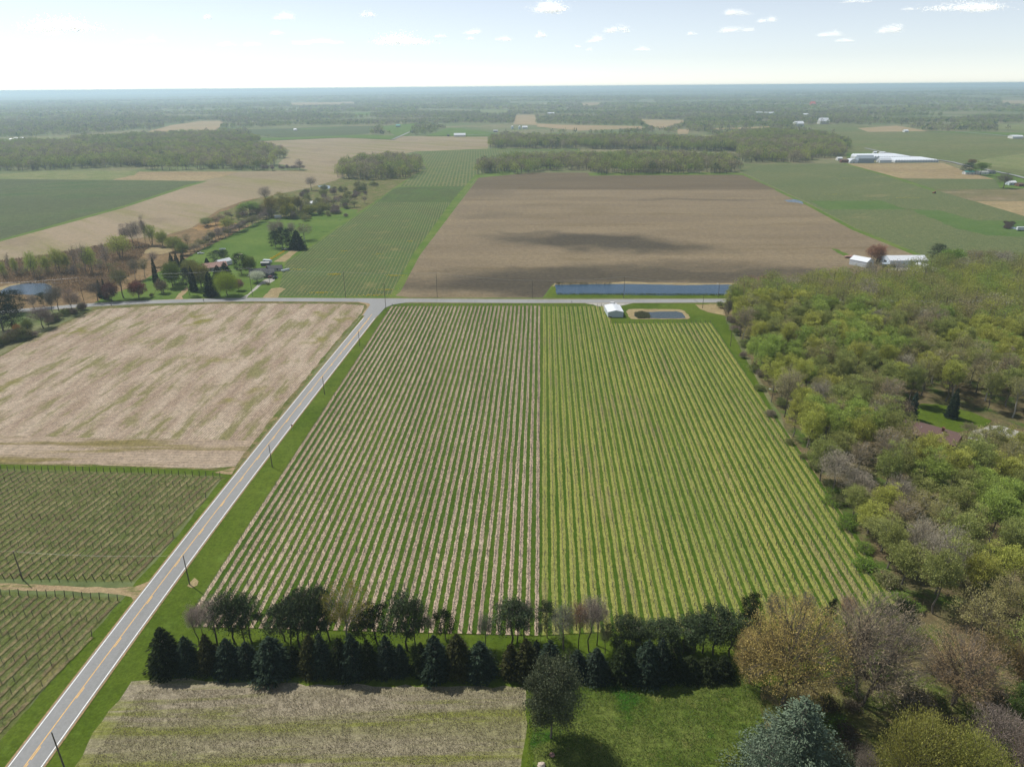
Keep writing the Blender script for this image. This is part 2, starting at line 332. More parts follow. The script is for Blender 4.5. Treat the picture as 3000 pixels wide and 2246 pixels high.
M['tan_far'] = ground_mat('tan_far', (0.34, 0.255, 0.185), (0.29, 0.235, 0.16), 0.006, None, speck=0.15, fine=0.2, seed=24)
M['dark_vine'] = ground_mat('dark_vine', (0.080, 0.098, 0.055), (0.095, 0.118, 0.06), 0.01, (0.065, 0.105, 0.04), 0.02, 0.5, 0.7, 0.35, 0.35, rot=R(70), sy=.3, seed=25)
M['orchard_green'] = ground_mat('orchard_green', (0.115, 0.14, 0.06), (0.15, 0.155, 0.075), 0.008, (0.11, 0.15, 0.05), 0.02, 0.5, 0.7, 0.35, 0.2, rot=R(90), sy=.4, seed=26)
M['pale_green'] = ground_mat('pale_green', (0.16, 0.19, 0.085), (0.20, 0.205, 0.11), 0.02, (0.11, 0.15, 0.05), 0.05, 0.5, 0.7, 0.35, 0.4, seed=27)
M['fallow'] = ground_mat('fallow', (0.20, 0.165, 0.115), (0.115, 0.125, 0.06), 0.012, (0.26, 0.21, 0.17), 0.03, 0.52, 0.7, 0.25, 0.3, rot=R(90), sy=.3, seed=28)
M['asphalt'] = ground_mat('asphalt', (0.275, 0.28, 0.345), (0.305, 0.31, 0.385), 0.05, (0.245, 0.25, 0.305), 0.15, 0.55, 0.7, 0.10, 2.5, rot=R(-1), sx=1.5, sy=0.08, c4=(0.14, 0.14, 0.145), c4s=0.6, c4lo=0.74, c4hi=0.77, bump=0.1, seed=29)
M['base'] = ground_mat('base', (0.115, 0.15, 0.07), (0.21, 0.19, 0.135), 0.0035, (0.10, 0.15, 0.05), 0.02, 0.5, 0.7, 0.3, 0.2, seed=30)
M['reeds'] = ground_mat('reeds', (0.30, 0.19, 0.10), (0.24, 0.15, 0.08), 0.05, None, speck=0.4, fine=0.8, seed=31)
M['shoulder'] = ground_mat('shoulder', (0.36, 0.25, 0.17), (0.30, 0.23, 0.16), 0.1, (0.14, 0.16, 0.06), 0.3, 0.58, 0.72, 0.3, 1.5, seed=32)

# ---------------------------------------------------------------- ground and fields
rngE = random.Random(5)
def rough_edge(P, step, jit):
    out = []
    n = len(P)
    for i in range(n):
        a = Vector(P[i]); b = Vector(P[(i + 1) % n]); L = (b - a).length; k = max(1, int(L / step)) if step else 1
        k = min(k, 120)
        nr = Vector((-(b - a).y, (b - a).x)) / max(L, 1e-6)
        for j in range(k):
            p = a.lerp(b, j / k)
            if j and jit: p = p + nr * rngE.uniform(-jit, jit)
            out.append((p.x, p.y))
    return out
ZL = [0.0]
def sheet(name, pts, mat, step=0, jit=0.0, world=False, z=None, kind='structure'):
    P = list(pts) if world else W(pts)
    P = rough_edge([tuple(p) for p in P], step, jit) if step else P
    if z is None: ZL[0] += 0.0014; z = ZL[0]
    mb = MB(); mb.poly([(x, y, z) for x, y in P])
    o = mb.build(name, M[mat]); o['kind'] = kind
    if mb.f and o.data.polygons[0].normal.z < 0: o.data.flip_normals()
    return o
# one ground sheet out to the horizon: flat near by, gently rolling beyond 5.5 km, falling away to the left
def terr(x, y):
    r = np.sqrt(x * x + y * y); k = np.clip((r - 5500) / 5000, 0, 1)
    n = (vnoise(x / 2600, y / 1700, 3) - 0.45) * 46 + (vnoise(x / 900, y / 700, 4) - 0.5) * 8
    az = np.arctan2(x, y)
    drop = np.clip((-az - 0.05) / 0.6, 0, 1) ** 1.3 * np.clip((r - 5500) / 10000, 0, 1) * 60
    return k * n - drop
rr = np.concatenate([[0], np.geomspace(40, 5500, 26), np.geomspace(5700, 42000, 60)])
aa = np.linspace(-math.pi, math.pi, 361)[:-1]
GX = rr[:, None] * np.sin(aa)[None]; GY = rr[:, None] * np.cos(aa)[None]
GZ = np.where(rr[:, None] > 5500, terr(GX, GY), 0.0)
V = np.stack([GX, GY, GZ], -1).reshape(-1, 3); na = len(aa); i, j = np.meshgrid(np.arange(1, len(rr) - 1), np.arange(na), indexing='ij')
Q = np.stack([i * na + j, i * na + (j + 1) % na, (i + 1) * na + (j + 1) % na, (i + 1) * na + j], -1).reshape(-1, 4)[:, ::-1]
# close the centre with a fan of quads
c = np.arange(0, na, 2); fan = np.stack([np.zeros_like(c), na + c, na + (c + 1) % na, na + (c + 2) % na], -1)[:, ::-1]
g = link(bpy.data.objects.new('ground', qmesh('ground', V, np.concatenate([Q, fan]), M['base'], smooth=True))); g['kind'] = 'structure'

# right hand wood floor first, then everything else on top
sheet('forest_floor', [(2090, 900), (2150, 875), (2300, 835), (2600, 810), (3050, 770), (3600, 800), (4300, 1500), (4300, 2600), (2050, 2600), (2120, 2000), (2500, 1900), (2740, 1880), (2640, 1790), (2560, 1680), (2440, 1500), (2330, 1320), (2230, 1120), (2150, 960)], 'forest_floor', 6, 1.5)
sheet('verge_grass', [(-250, 2600), (-60, 2300), (30, 2220), (245, 1947), (445, 1700), (690, 1385), (840, 1200), (1000, 1005), (1085, 893), (1085, 888), (2110, 888), (2125, 935), (2190, 1060), (2280, 1230), (2380, 1420), (2500, 1620), (2620, 1780), (2760, 1900), (2900, 2000), (2960, 2600)], 'grass')
sheet('clearing_grass', [(2560, 1700), (2640, 1790), (2740, 1870), (2800, 1930), (2700, 1960), (2560, 1900), (2200, 1880), (1600, 1850), (1600, 1800)], 'grass', 5, .6)
sheet('foreground_field', [(385, 1995), (480, 1985), (700, 1998), (1000, 2005), (1250, 2010), (1540, 2010), (1545, 2120), (1525, 2260), (1500, 2600), (60, 2600), (215, 2250), (300, 2110)], 'fore_field', 2.5, 0.6)
sheet('foreground_lawn', [(1560, 2000), (1650, 1990), (1900, 2005), (2130, 1960), (2230, 2010), (2260, 2120), (2250, 2260), (2300, 2600), (1545, 2600), (1560, 2150)], 'fore_lawn', 2.5, 0.6)
sheet('underwood_ground', [(2230, 2010), (2420, 1985), (2700, 1900), (3000, 1960), (3200, 2600), (2240, 2600), (2240, 2120)], 'weeds', 4, 1.0)
sheet('verge_grass_2', [(-250, 2600), (-160, 2400), (-80, 2260), (0, 2165), (160, 1985), (330, 1785), (372, 1742), (400, 1700), (498, 1594), (560, 1518), (655, 1394), (700, 1366), (760, 1380), (260, 1990), (40, 2260), (-20, 2600)], 'grass', 4, .4)
# stubble field left of the road
sheet('field_margin', [(-60, 1075), (0, 1040), (85, 992), (170, 953), (240, 920), (275, 900), (500, 889), (700, 883), (1000, 884), (1092, 888), (1000, 990), (840, 1190), (690, 1378), (655, 1405), (-80, 1380)], 'weeds', 4, .5)
sheet('stubble_field', [(-60, 1080), (0, 1045), (85, 997), (170, 958), (240, 925), (285, 906), (500, 894), (700, 889), (1000, 890), (1066, 895), (1060, 915), (980, 1005), (826, 1192), (745, 1290), (-60, 1275)], 'stubble', 4, .5)
sheet('stubble_headland', [(-60, 1275), (745, 1290), (712, 1330), (690, 1365), (600, 1372), (300, 1362), (0, 1354), (-60, 1353)], 'stubble_head', 4, .4)
sheet('headland_grass', [(-60, 1358), (0, 1359), (300, 1366), (640, 1377), (690, 1368), (668, 1398), (400, 1388), (0, 1372), (-60, 1371)], 'grass', 4, .35)
sheet('left_vineyard_grass', [(-60, 1372), (0, 1372), (400, 1383), (652, 1394), (550, 1520), (488, 1594), (395, 1702), (-60, 1695)], 'left_vine', 4, .4)
sheet('farm_path', [(-60, 1712), (0, 1708), (200, 1716), (340, 1722), (395, 1718), (441, 1700), (418, 1738), (398, 1772), (385, 1748), (320, 1738), (150, 1730), (-60, 1726)], 'path', 2.5, .35)
sheet('left_vineyard_grass_2', [(-200, 1733), (0, 1734), (200, 1742), (358, 1748), (315, 1800), (150, 1990), (0, 2168), (-200, 2400)], 'left_vine', 4, .4)
# land north of the cross road
sheet('marsh_ground', [(-150, 780), (0, 768), (130, 745), (240, 720), (380, 690), (500, 680), (640, 615), (700, 590), (900, 555), (980, 530), (1240, 500), (1220, 530), (1150, 560), (1090, 600), (1040, 635), (940, 660), (770, 655), (640, 710), (560, 757), (450, 805), (410, 830), (270, 893), (200, 905), (-150, 905)], 'marsh', 8, 2.5)
sheet('scrub_ground', [(640, 625), (720, 590), (900, 552), (980, 526), (1240, 496), (1220, 522), (1160, 556), (1095, 600), (1042, 628), (950, 632), (770, 650), (700, 665)], 'weeds', 8, 2.5)
sheet('tan_field', [(-150, 800), (-150, 735), (0, 706), (195, 652), (362, 607), (543, 547), (600, 530), (700, 503), (905, 498), (815, 480), (842, 455), (850, 440), (770, 414), (1000, 404), (1154, 411), (1170, 399), (1245, 400), (1428, 401), (1430, 437), (1217, 444), (1100, 470), (985, 528), (900, 552), (715, 588), (640, 615), (560, 668), (480, 690), (380, 700), (240, 735), (130, 758), (0, 778)], 'tan_field')
sheet('marsh_reeds', [(560, 668), (600, 658), (640, 650), (700, 655), (640, 672), (580, 676)], 'reeds', 6, 2)
sheet('dark_vineyard_ground', [(-150, 525), (0, 525), (330, 528), (593, 531), (543, 545), (362, 605), (195, 650), (0, 704), (-150, 733)], 'dark_vine')
sheet('dark_vineyard_edge', [(593, 531), (608, 531), (545, 549), (363, 609), (196, 655), (0, 708), (-150, 737), (-150, 731), (0, 702), (195, 648), (362, 603), (543, 543)], 'edge_grass')
sheet('row_crop_field', [(408, 503), (697, 503), (660, 515), (593, 530), (330, 527), (395, 510)], 'orange_field')
sheet('weedy_field', [(-150, 520), (0, 510), (120, 502), (400, 500), (395, 512), (330, 527), (0, 524), (-150, 524)], 'pale_green', 8, 3)
sheet('house_lawn', [(270, 890), (300, 872), (400, 835), (453, 803), (520, 770), (562, 747), (634, 709), (770, 643), (951, 620), (1000, 609), (1050, 615), (1041, 629), (1000, 657), (924, 709), (829, 768), (811, 831), (800, 872), (500, 876)], 'lawn', 5, .8)
sheet('vineyard_verge', [(795, 874), (809, 825), (829, 768), (924, 707), (1000, 655), (1041, 627), (1104, 587), (1154, 550), (1217, 510), (1250, 494), (1226, 444), (1430, 436), (1700, 436), (1700, 480), (1396, 520), (1330, 607), (1224, 750), (1160, 866), (1145, 873)], 'edge_grass')
sheet('mid_vineyard_ground', [(815, 868), (820, 832), (838, 768), (934, 708), (1010, 655), (1050, 629), (1104, 592), (1322, 592), (1210, 745), (1146, 862), (1110, 868)], 'mid_vine')
sheet('nursery_ground', [(1104, 592), (1154, 553), (1170, 548), (1362, 546), (1322, 592)], 'dark_nursery', 6, 1)
sheet('mid_vineyard_ground_2', [(1170, 546), (1217, 512), (1254, 494), (1235, 453), (1230, 445), (1430, 438), (1700, 438), (1700, 478), (1392, 512), (1362, 546)], 'mid_vine_far')
sheet('field_edge_grass', [(1135, 873), (1165, 860), (1224, 748), (1332, 605), (1398, 520), (1430, 508), (2150, 505), (2178, 508), (2368, 596), (2505, 668), (2700, 745), (2780, 800), (2170, 874)], 'edge_grass')
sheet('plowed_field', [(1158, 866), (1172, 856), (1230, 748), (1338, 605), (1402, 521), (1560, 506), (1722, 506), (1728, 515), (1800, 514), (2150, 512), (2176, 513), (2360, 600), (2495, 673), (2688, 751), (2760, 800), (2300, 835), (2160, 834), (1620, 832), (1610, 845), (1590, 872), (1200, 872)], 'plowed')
sheet('plowed_headland', [(1402, 521), (1560, 506), (1722, 506), (1728, 515), (1800, 514), (2150, 512), (2176, 513), (2275, 556), (1800, 556), (1378, 555)], 'plowed_back')
sheet('pond_bank', [(1598, 873), (1612, 850), (1620, 833), (1640, 829), (1800, 828), (2165, 830), (2165, 873)], 'grass', 3, .4)
sheet('pond_rim', [(1618, 840), (1624, 830), (1800, 827), (1830, 824), (1900, 828), (2160, 830), (2160, 836), (1630, 836)], 'dry_patch', 3, .5)
sheet('pond', [(1626, 834), (1760, 832.5), (1840, 832), (1900, 833), (2000, 835), (2130, 833.5), (2154, 836), (2158, 855), (2120, 864), (2000, 864.5), (1960, 866), (1850, 864), (1740, 862.5), (1631, 863), (1628, 850)], 'water', 3, .35)
sheet('puddle', [(2296, 587), (2330, 584), (2350, 590), (2353, 598), (2335, 594), (2310, 592)], 'water_pale', 4, 1)
sheet('grass_spur', [(2436, 728), (2452, 730), (2500, 752), (2503, 758), (2480, 755), (2450, 738)], 'edge_grass', 4, .6)
sheet('right_vineyard_ground', [(2172, 506), (2158, 480), (2475, 480), (2625, 521), (2738, 559), (2851, 589), (3000, 632), (3200, 690), (3200, 900), (2900, 830), (2732, 765), (2700, 746), (2505, 667), (2368, 594), (2180, 507)], 'right_vine')
sheet('meadow_strip', [(2371, 589), (2584, 588), (2657, 614), (2421, 614)], 'meadow', 8, 1.5)
sheet('meadow_strip_2', [(2668, 614), (2747, 616), (2860, 646), (3000, 646), (3100, 690), (3000, 694), (2890, 690), (2790, 665)], 'meadow', 8, 2.5)
sheet('vineyard_edge_path', [(2468, 480), (2476, 479), (2630, 520), (2742, 557), (2736, 561), (2620, 523)], 'edge_grass')
sheet('harvested_field', [(2480, 480), (2765, 478), (2824, 500), (2918, 525), (2639, 523)], 'orange_field')
sheet('green_crop_field', [(2641, 523), (2918, 525), (2935, 553), (2745, 556)], 'right_vine')
sheet('fallow_field', [(2736, 556), (3000, 553), (3150, 553), (3150, 588), (2851, 589)], 'fallow')
sheet('harvested_field_2', [(2856, 590), (3000, 589), (3250, 590), (3250, 700), (3000, 633)], 'orange_field')
sheet('farmhouse_lawn', [(2824, 500), (2870, 492), (3000, 510), (3150, 540), (3150, 553), (2930, 552), (2916, 526)], 'lawn')
FZ = 0.25
def far_field(pts, mat, k=[0]):
    k[0] += 1
    return sheet('far_field', pts, mat, z=FZ + 0.02 * k[0])
farfields = []
def ff(pts, mat): far_field(pts, mat); farfields.append(W(pts))
ff([(2317, 367), (2480, 365), (2600, 378), (2720, 388), (3000, 393), (3200, 398), (3200, 560), (3000, 515), (2824, 480), (2765, 470), (2480, 468), (2480, 430), (2490, 400), (2390, 385)], 'orchard_green')
ff([(2512, 376), (2625, 369), (2660, 374), (2720, 385), (2543, 387)], 'tan_far')
ff([(2860, 470), (3000, 450), (3200, 470), (3200, 515), (3000, 500), (2850, 480)], 'pale_green')
ff([(1512, 337), (1568, 337), (1573, 367), (1503, 365)], 'tan_far')
ff([(1573, 362), (1640, 366), (1880, 370), (1880, 377), (1700, 383), (1573, 372)], 'tan_far')
ff([(1570, 334), (1740, 333), (1740, 337), (1570, 338)], 'fallow')
ff([(1870, 351), (2000, 352), (2010, 356), (1933, 378), (1900, 366)], 'tan_far')
ff([(1847, 404), (1974, 405), (1985, 420), (1965, 432), (1900, 420)], 'tan_far')
ff([(1491, 299), (1607, 298), (1600, 305), (1495, 304)], 'tan_far')
ff([(1702, 301), (1761, 299), (1750, 309), (1705, 310)], 'tan_far')
ff([(1000, 299), (1040, 299), (1040, 304), (1000, 304)], 'tan_far')
ff([(1870, 296), (1919, 294), (1919, 298), (1870, 299)], 'tan_far')
ff([(1407, 323), (1493, 323), (1480, 333), (1410, 331)], 'pale_green')
ff([(430, 387), (500, 368), (589, 355), (657, 355), (634, 385), (560, 392), (498, 395)], 'tan_far')
ff([(847, 301), (1000, 300), (1000, 308), (860, 309)], 'tan_far')
ff([(250, 402), (385, 395), (400, 402), (280, 408)], 'lawn')
ff([(0, 412), (120, 402), (220, 402), (220, 410), (0, 420)], 'pale_green')
ff([(470, 398), (530, 395), (520, 404), (470, 404)], 'lawn')
ff([(725, 380), (850, 377), (1000, 371), (1104, 370), (1080, 392), (1000, 398), (830, 404), (740, 396)], 'dark_vine')
ff([(700, 405), (830, 404), (1000, 398), (1060, 395), (1160, 399), (1152, 410), (1000, 404), (770, 413)], 'lawn')
ff([(1113, 371), (1217, 362), (1195, 400), (1158, 398)], 'lawn')
ff([(1245, 399), (1290, 385), (1310, 375), (1344, 376), (1430, 388), (1465, 392), (1460, 397), (1428, 400)], 'lawn')
ff([(1040, 330), (1090, 330), (1085, 338), (1040, 338)], 'lawn')
ff([(2919, 366), (3000, 366), (3150, 368), (3150, 385), (2920, 380)], 'pale_green')
ff([(2700, 386), (2838, 386), (3000, 390), (3150, 395), (3150, 405), (2965, 398)], 'lawn')
ff([(2933, 292), (3000, 291), (3100, 292), (3100, 306), (2930, 305)], 'tan_far')
ff([(2711, 277), (2779, 279), (2779, 282), (2711, 280)], 'tan_far')
ff([(2072, 377), (2254, 371), (2254, 376), (2100, 381)], 'tan_far')
ff([(1985, 380), (2020, 380), (2015, 394), (1985, 394)], 'tan_far')
ff([(2170, 292), (2220, 291), (2222, 297), (2175, 298)], 'lawn')
ff([(2480, 450), (2560, 448), (2600, 460), (2480, 463)], 'lawn')
ff([(880, 378), (1000, 372), (1000, 374), (880, 381)], 'lawn')

# ---------------------------------------------------------------- water, yards and small ground patches
sheet('marsh_pond', [(0, 846), (30, 834), (90, 829), (130, 829), (152, 838), (152, 858), (120, 866), (40, 862), (0, 862)], 'water_pale', 5, .8)
sheet('marsh_pond_rim', [(-20, 838), (0, 842), (30, 833), (60, 830), (58, 833), (30, 838), (4, 850), (-20, 850)], 'dry_patch', 4, .6)
sheet('wet_hollow', [(410, 733), (450, 725), (500, 728), (505, 738), (470, 745), (420, 742)], 'dry_patch', 4, 1)
sheet('bare_yard_patch', [(769, 872), (778, 862), (795, 845), (820, 842), (838, 847), (818, 860), (812, 873)], 'dry_patch', 3, .6)
sheet('driveway', [(703, 874), (727, 862), (757, 832), (778, 818), (800, 815), (806, 820), (790, 830), (770, 832), (748, 850), (728, 866), (722, 875)], 'gravel', 3, .3)
sheet('driveway_2', [(510, 878), (520, 865), (533, 852), (548, 840), (552, 848), (545, 858), (532, 868), (537, 877)], 'path', 3, .3)
sheet('garden_bed', [(802, 767), (860, 728), (880, 730), (835, 767)], 'dry_patch', 3, .4)
sheet('field_entrance', [(628, 1384), (690, 1368), (680, 1390), (655, 1388)], 'path', 3, .3)
sheet('barn_yard', [(1715, 889), (1740, 893), (1757, 900), (1763, 912), (1780, 910), (1820, 896), (1845, 890), (1860, 887), (1715, 885)], 'gravel', 3, .3)
sheet('pond_bank_2', [(1834, 912), (1842, 906), (1860, 905), (1990, 906), (2006, 911), (2023, 930), (2016, 935), (1850, 934.5), (1840, 926)], 'dry_patch', 2.5, .5)
sheet('pond_2', [(1862, 917), (1890, 914), (1982, 912), (1998, 916), (2009, 932), (1990, 933), (1870, 933), (1858, 925)], 'water_dark', 2.5, .3)
sheet('reedy_bank', [(2036, 892), (2110, 890), (2118, 905), (2125, 925), (2075, 915), (2050, 905)], 'dry_patch', 3, .6)
sheet('wood_edge_path', [(2298, 1258), (2330, 1300), (2400, 1400), (2520, 1590), (2600, 1700), (2650, 1790), (2632, 1790), (2575, 1700), (2500, 1590), (2380, 1400), (2318, 1302)], 'path', 3, .3)
sheet('pole_bare_patch', [(548, 1716), (556, 1706), (570, 1692), (582, 1702), (578, 1714), (562, 1722)], 'dry_patch', 2, .3)
sheet('wood_lawn', [(2660, 1225), (2668, 1196), (2700, 1182), (2760, 1186), (2840, 1205), (2905, 1232), (2880, 1250), (2800, 1268), (2720, 1250)], 'grass', 3, .5)
sheet('wood_driveway', [(2835, 1285), (2850, 1262), (2895, 1248), (2930, 1246), (3000, 1268), (3100, 1290), (3100, 1303), (3000, 1288), (2940, 1283), (2890, 1298)], 'gravel', 3, .5)
sheet('farmyard', [(2600, 790), (2640, 780), (2720, 778), (2760, 790), (2700, 800)], 'gravel', 3, .5)
sheet('small_pool', [(2935, 664), (2950, 663), (2990, 668), (2990, 672), (2960, 670)], 'water_pale', 3, .5)
sheet('field_pool', [(930, 545), (950, 542), (968, 545), (965, 553), (945, 552)], 'water_pale', 5, 1)
sheet('field_pool_2', [(898, 590), (925, 588), (926, 598), (902, 598)], 'water_pale', 4, 1)

# ---------------------------------------------------------------- roads
def strip(name, C, wd, mat, z, zoff=0):
    C = [Vector((p[0], p[1])) for p in C]; mb = MB(); L = []; Rr = []
    for i, p in enumerate(C):
        d = (C[min(i + 1, len(C) - 1)] - C[max(i - 1, 0)]).normalized(); n = Vector((d.y, -d.x))
        L.append(p - n * wd / 2 + n * zoff); Rr.append(p + n * wd / 2 + n * zoff)
    for i in range(len(C) - 1):
        mb.poly([(Rr[i].x, Rr[i].y, z), (Rr[i + 1].x, Rr[i + 1].y, z), (L[i + 1].x, L[i + 1].y, z), (L[i].x, L[i].y, z)])
    return mb.build(name, mat)
def smooth(C, n=8):
    C = [Vector(p[:2]) for p in C]; out = []
    for i in range(len(C) - 1):
        p0 = C[max(i - 1, 0)]; p1 = C[i]; p2 = C[i + 1]; p3 = C[min(i + 2, len(C) - 1)]
        for k in range(n):
            t = k / n
            out.append(0.5 * ((2 * p1) + (-p0 + p2) * t + (2 * p0 - 5 * p1 + 4 * p2 - p3) * t * t + (-p0 + 3 * p1 - 3 * p2 + p3) * t ** 3))
    out.append(C[-1]); return out
RZ = 0.13
Lp = [(25.5, 2246), (245, 1947), (444.5, 1701), (687, 1400), (838, 1202.5), (1000, 1008), (1078, 911)]
Rp = [(122.6, 2246), (357.7, 1921), (582, 1604), (738, 1400), (906, 1180), (1000, 1060), (1108, 925)]
Lw = [at(*p) for p in Lp]; Rw = [at(*p) for p in Rp]
def lerp_at_y(P, y):
    for a, b in zip(P, P[1:]):
        if y <= b.y or b is P[-1] or (b - P[-1]).length < 1e-6:
            t = (y - a.y) / (b.y - a.y); return a.x + (b.x - a.x) * t
ys = np.linspace(40, at(1110, 899).y, 50)
cl = [((lerp_at_y(Lw, y) + lerp_at_y(Rw, y)) / 2, y) for y in ys]
k5 = np.polyfit([c[1] for c in cl], [c[0] for c in cl], 3)
cl = [(float(np.polyval(k5, y)), float(y)) for y in ys]
RW_ = 7.6
strip('road_shoulder', cl, RW_ + 0.9, M['shoulder'], RZ - 0.02)['kind'] = 'structure'
strip('road', cl, RW_, M['asphalt'], RZ)['kind'] = 'structure'
cross = smooth([at(-250, 935), at(0, 915), at(120, 905), at(255, 894.5), at(400, 886.5), at(500, 883), at(700, 878.5), at(900, 878.5), at(1130, 880), at(1500, 882.5), at(1800, 882.5), at(2000, 881.7), at(2300, 881), at(2700, 882), at(3300, 884)], 6)
strip('cross_road_shoulder', cross, 9.0, M['shoulder'], RZ - 0.015)['kind'] = 'structure'
strip('cross_road', cross, 8.2, M['asphalt'], RZ + 0.004)['kind'] = 'structure'
# the flared junction
J = [(1062, 925), (1085, 893), (1080, 889), (1050, 884.5), (980, 882), (1000, 876), (1200, 877), (1260, 884), (1190, 886.5), (1150, 893), (1128, 902), (1108, 925)]
sheet('junction', J, 'asphalt', world=False, z=RZ + 0.008)
sheet('junction_gravel', [(1040, 884), (1080, 885), (1098, 893), (1090, 903), (1065, 925), (1058, 925), (1076, 900), (1072, 892)], 'shoulder', 2, .2, z=RZ - .008)
strip('edge_line', cl[:-3], 0.2, M['paint_white'], RZ + 0.012, 3.45)['kind'] = 'structure'
strip('edge_line_2', cl[:-3], 0.2, M['paint_white'], RZ + 0.012, -3.45)['kind'] = 'structure'
strip('centre_line', cl[:-2], 0.17, M['paint_yellow'], RZ + 0.012, -0.19)['kind'] = 'structure'
mb = MB()
for i in range(len(cl) - 4):
    if i < 8 or i > 38: segs = [(0, 1)]
    else: segs = [(0.1, 0.5)] if i % 2 == 0 else []
    for a, b in segs:
        p = Vector(cl[i]).lerp(Vector(cl[i + 1]), a); q = Vector(cl[i]).lerp(Vector(cl[i + 1]), b)
        d = (q - p).normalized(); n = Vector((d.y, -d.x)); o = n * 0.19; h = n * 0.085
        mb.poly([((p + o + h).x, (p + o + h).y, RZ + .013), ((q + o + h).x, (q + o + h).y, RZ + .013), ((q + o - h).x, (q + o - h).y, RZ + .013), ((p + o - h).x, (p + o - h).y, RZ + .013)])
mb.build('centre_dashes', M['paint_yellow'])['kind'] = 'structure'
far_road = smooth([at(2534, 435), at(2611, 451), at(2770, 473), at(2824, 485), at(2956, 512), at(3000, 523), at(3200, 580)], 4)
strip('far_road', far_road, 7, M['asphalt'], 1.1)['kind'] = 'structure'
strip('far_road_2', smooth([at(2800, 387), at(2838, 389), at(2965, 401), at(3050, 412)], 4), 9, M['asphalt'], 1.1)['kind'] = 'structure'
strip('far_road_3', smooth([at(1150, 410), at(1200, 388), at(1230, 375)], 4), 7, M['asphalt'], 1.1)['kind'] = 'structure'
strip('far_lane', smooth([at(1365, 397), at(1440, 394), at(1500, 393)], 4), 7, M['asphalt'], 1.1)['kind'] = 'structure'

# ---------------------------------------------------------------- vineyards
rng = np.random.default_rng(11)
SZ = RZ + 0.06
def ragged_strip(acc, a, b, wd, step=0.8, jit=0.13, ph=0.0):
    """one strip of mulch under a vine row with ragged edges, as quads"""
    a = np.array(a[:2]); b = np.array(b[:2]); L = np.linalg.norm(b - a); n = max(2, int(L / step)); d = (b - a) / L; nr = np.array([d[1], -d[0]])
    t = np.linspace(0, 1, n + 1)[:, None]; c = a + (b - a) * t
    sway = (vnoise(t[:, 0] * L / 18.0 + ph, np.full(n + 1, ph), 8) - 0.5)[:, None] * 0.25
    wv = (0.88 + 0.24 * vnoise(t[:, 0] * L / 7.0 + ph * 3, np.full(n + 1, ph), 9))[:, None]
    l = c + nr * (sway - wd / 2 * wv + rng.uniform(-jit, jit, (n + 1, 1))); r = c + nr * (sway + wd / 2 * wv + rng.uniform(-jit, jit, (n + 1, 1)))
    q = np.zeros((n, 4, 3)); q[:, 0, :2] = r[:-1]; q[:, 1, :2] = r[1:]; q[:, 2, :2] = l[1:]; q[:, 3, :2] = l[:-1]; q[:, :, 2] = 0
    acc.append(q)
def strips_obj(name, acc, mat, z):
    V = np.concatenate(acc).reshape(-1, 3); V[:, 2] = z
    o = link(bpy.data.objects.new(name, qmesh(name, V, quads(len(V) // 4), M[mat]))); o['kind'] = 'structure'; return o
def vine_quads(a, b, spacing, h, seed, thick=0.05, arms=True):
    """all the vines of one trellis row: bent trunks, two arms and short canes, as flat-sided prisms"""
    r = np.random.default_rng(seed)
    a = np.array([a[0], a[1], 0.]); b = np.array([b[0], b[1], 0.]); L = np.linalg.norm(b - a); d = (b - a) / L
    n = max(1, int(L / spacing)); t = (np.arange(n) + 0.5) * spacing; keep = r.random(n) > 0.07; t = t[keep]; n = len(t)
    P = a + d * t[:, None] + r.normal(0, 0.07, (n, 3)) * [1, 1, 0]
    segs = []; hh = h * r.uniform(0.85, 1.08, n)
    m1 = P + np.stack([r.normal(0, .12, n), r.normal(0, .12, n), hh * 0.5], -1); top = P + np.stack([r.normal(0, .1, n), r.normal(0, .1, n), hh], -1)
    segs.append((P, m1, thick * 1.2)); segs.append((m1, top, thick))
    if arms:
        for s in (-1, 1):
            e = top + d * s * (spacing * r.uniform(0.15, 0.36, n))[:, None] + r.normal(0, .07, (n, 3)); segs.append((top, e, thick * 0.75))
            for k in range(2):
                f = r.uniform(0.2, 1, n)[:, None]; st = top * (1 - f) + e * f
                segs.append((st, st + np.stack([r.normal(0, .25, n), r.normal(0, .25, n), r.uniform(-.35, .35, n)], -1), thick * 0.45))
    A = np.concatenate([s[0] for s in segs]); B = np.concatenate([s[1] for s in segs]); w = np.concatenate([np.full(n, s[2]) for s in segs])[:, None]
    u = norm(B - A); x = norm(np.cross(u, np.array([0.3, 0.2, 0.93]) + 1e-3)); y = np.cross(u, x)
    out = []
    c = [x, -0.5 * x + .87 * y, -0.5 * x - .87 * y]
    for i in range(3):
        p, q = c[i], c[(i + 1) % 3]
        out.append(np.stack([A + p * w, A + q * w, B + q * w * .8, B + p * w * .8], 1))
    return np.concatenate(out)
def post_mesh(name, h, r, lean=0.0):
    mb = MB(); mb.tube([(0, 0, 0), (lean * .5, 0, h * .5), (lean, 0, h)], [r, r * .95, r * .85], 6); o = mb.build(name, M['post']); me = o.data; bpy.data.objects.remove(o); return me
PM = post_mesh('post', 1.9, 0.075); PE = post_mesh('end_post', 2.0, 0.12, -0.35)
LINE = 0
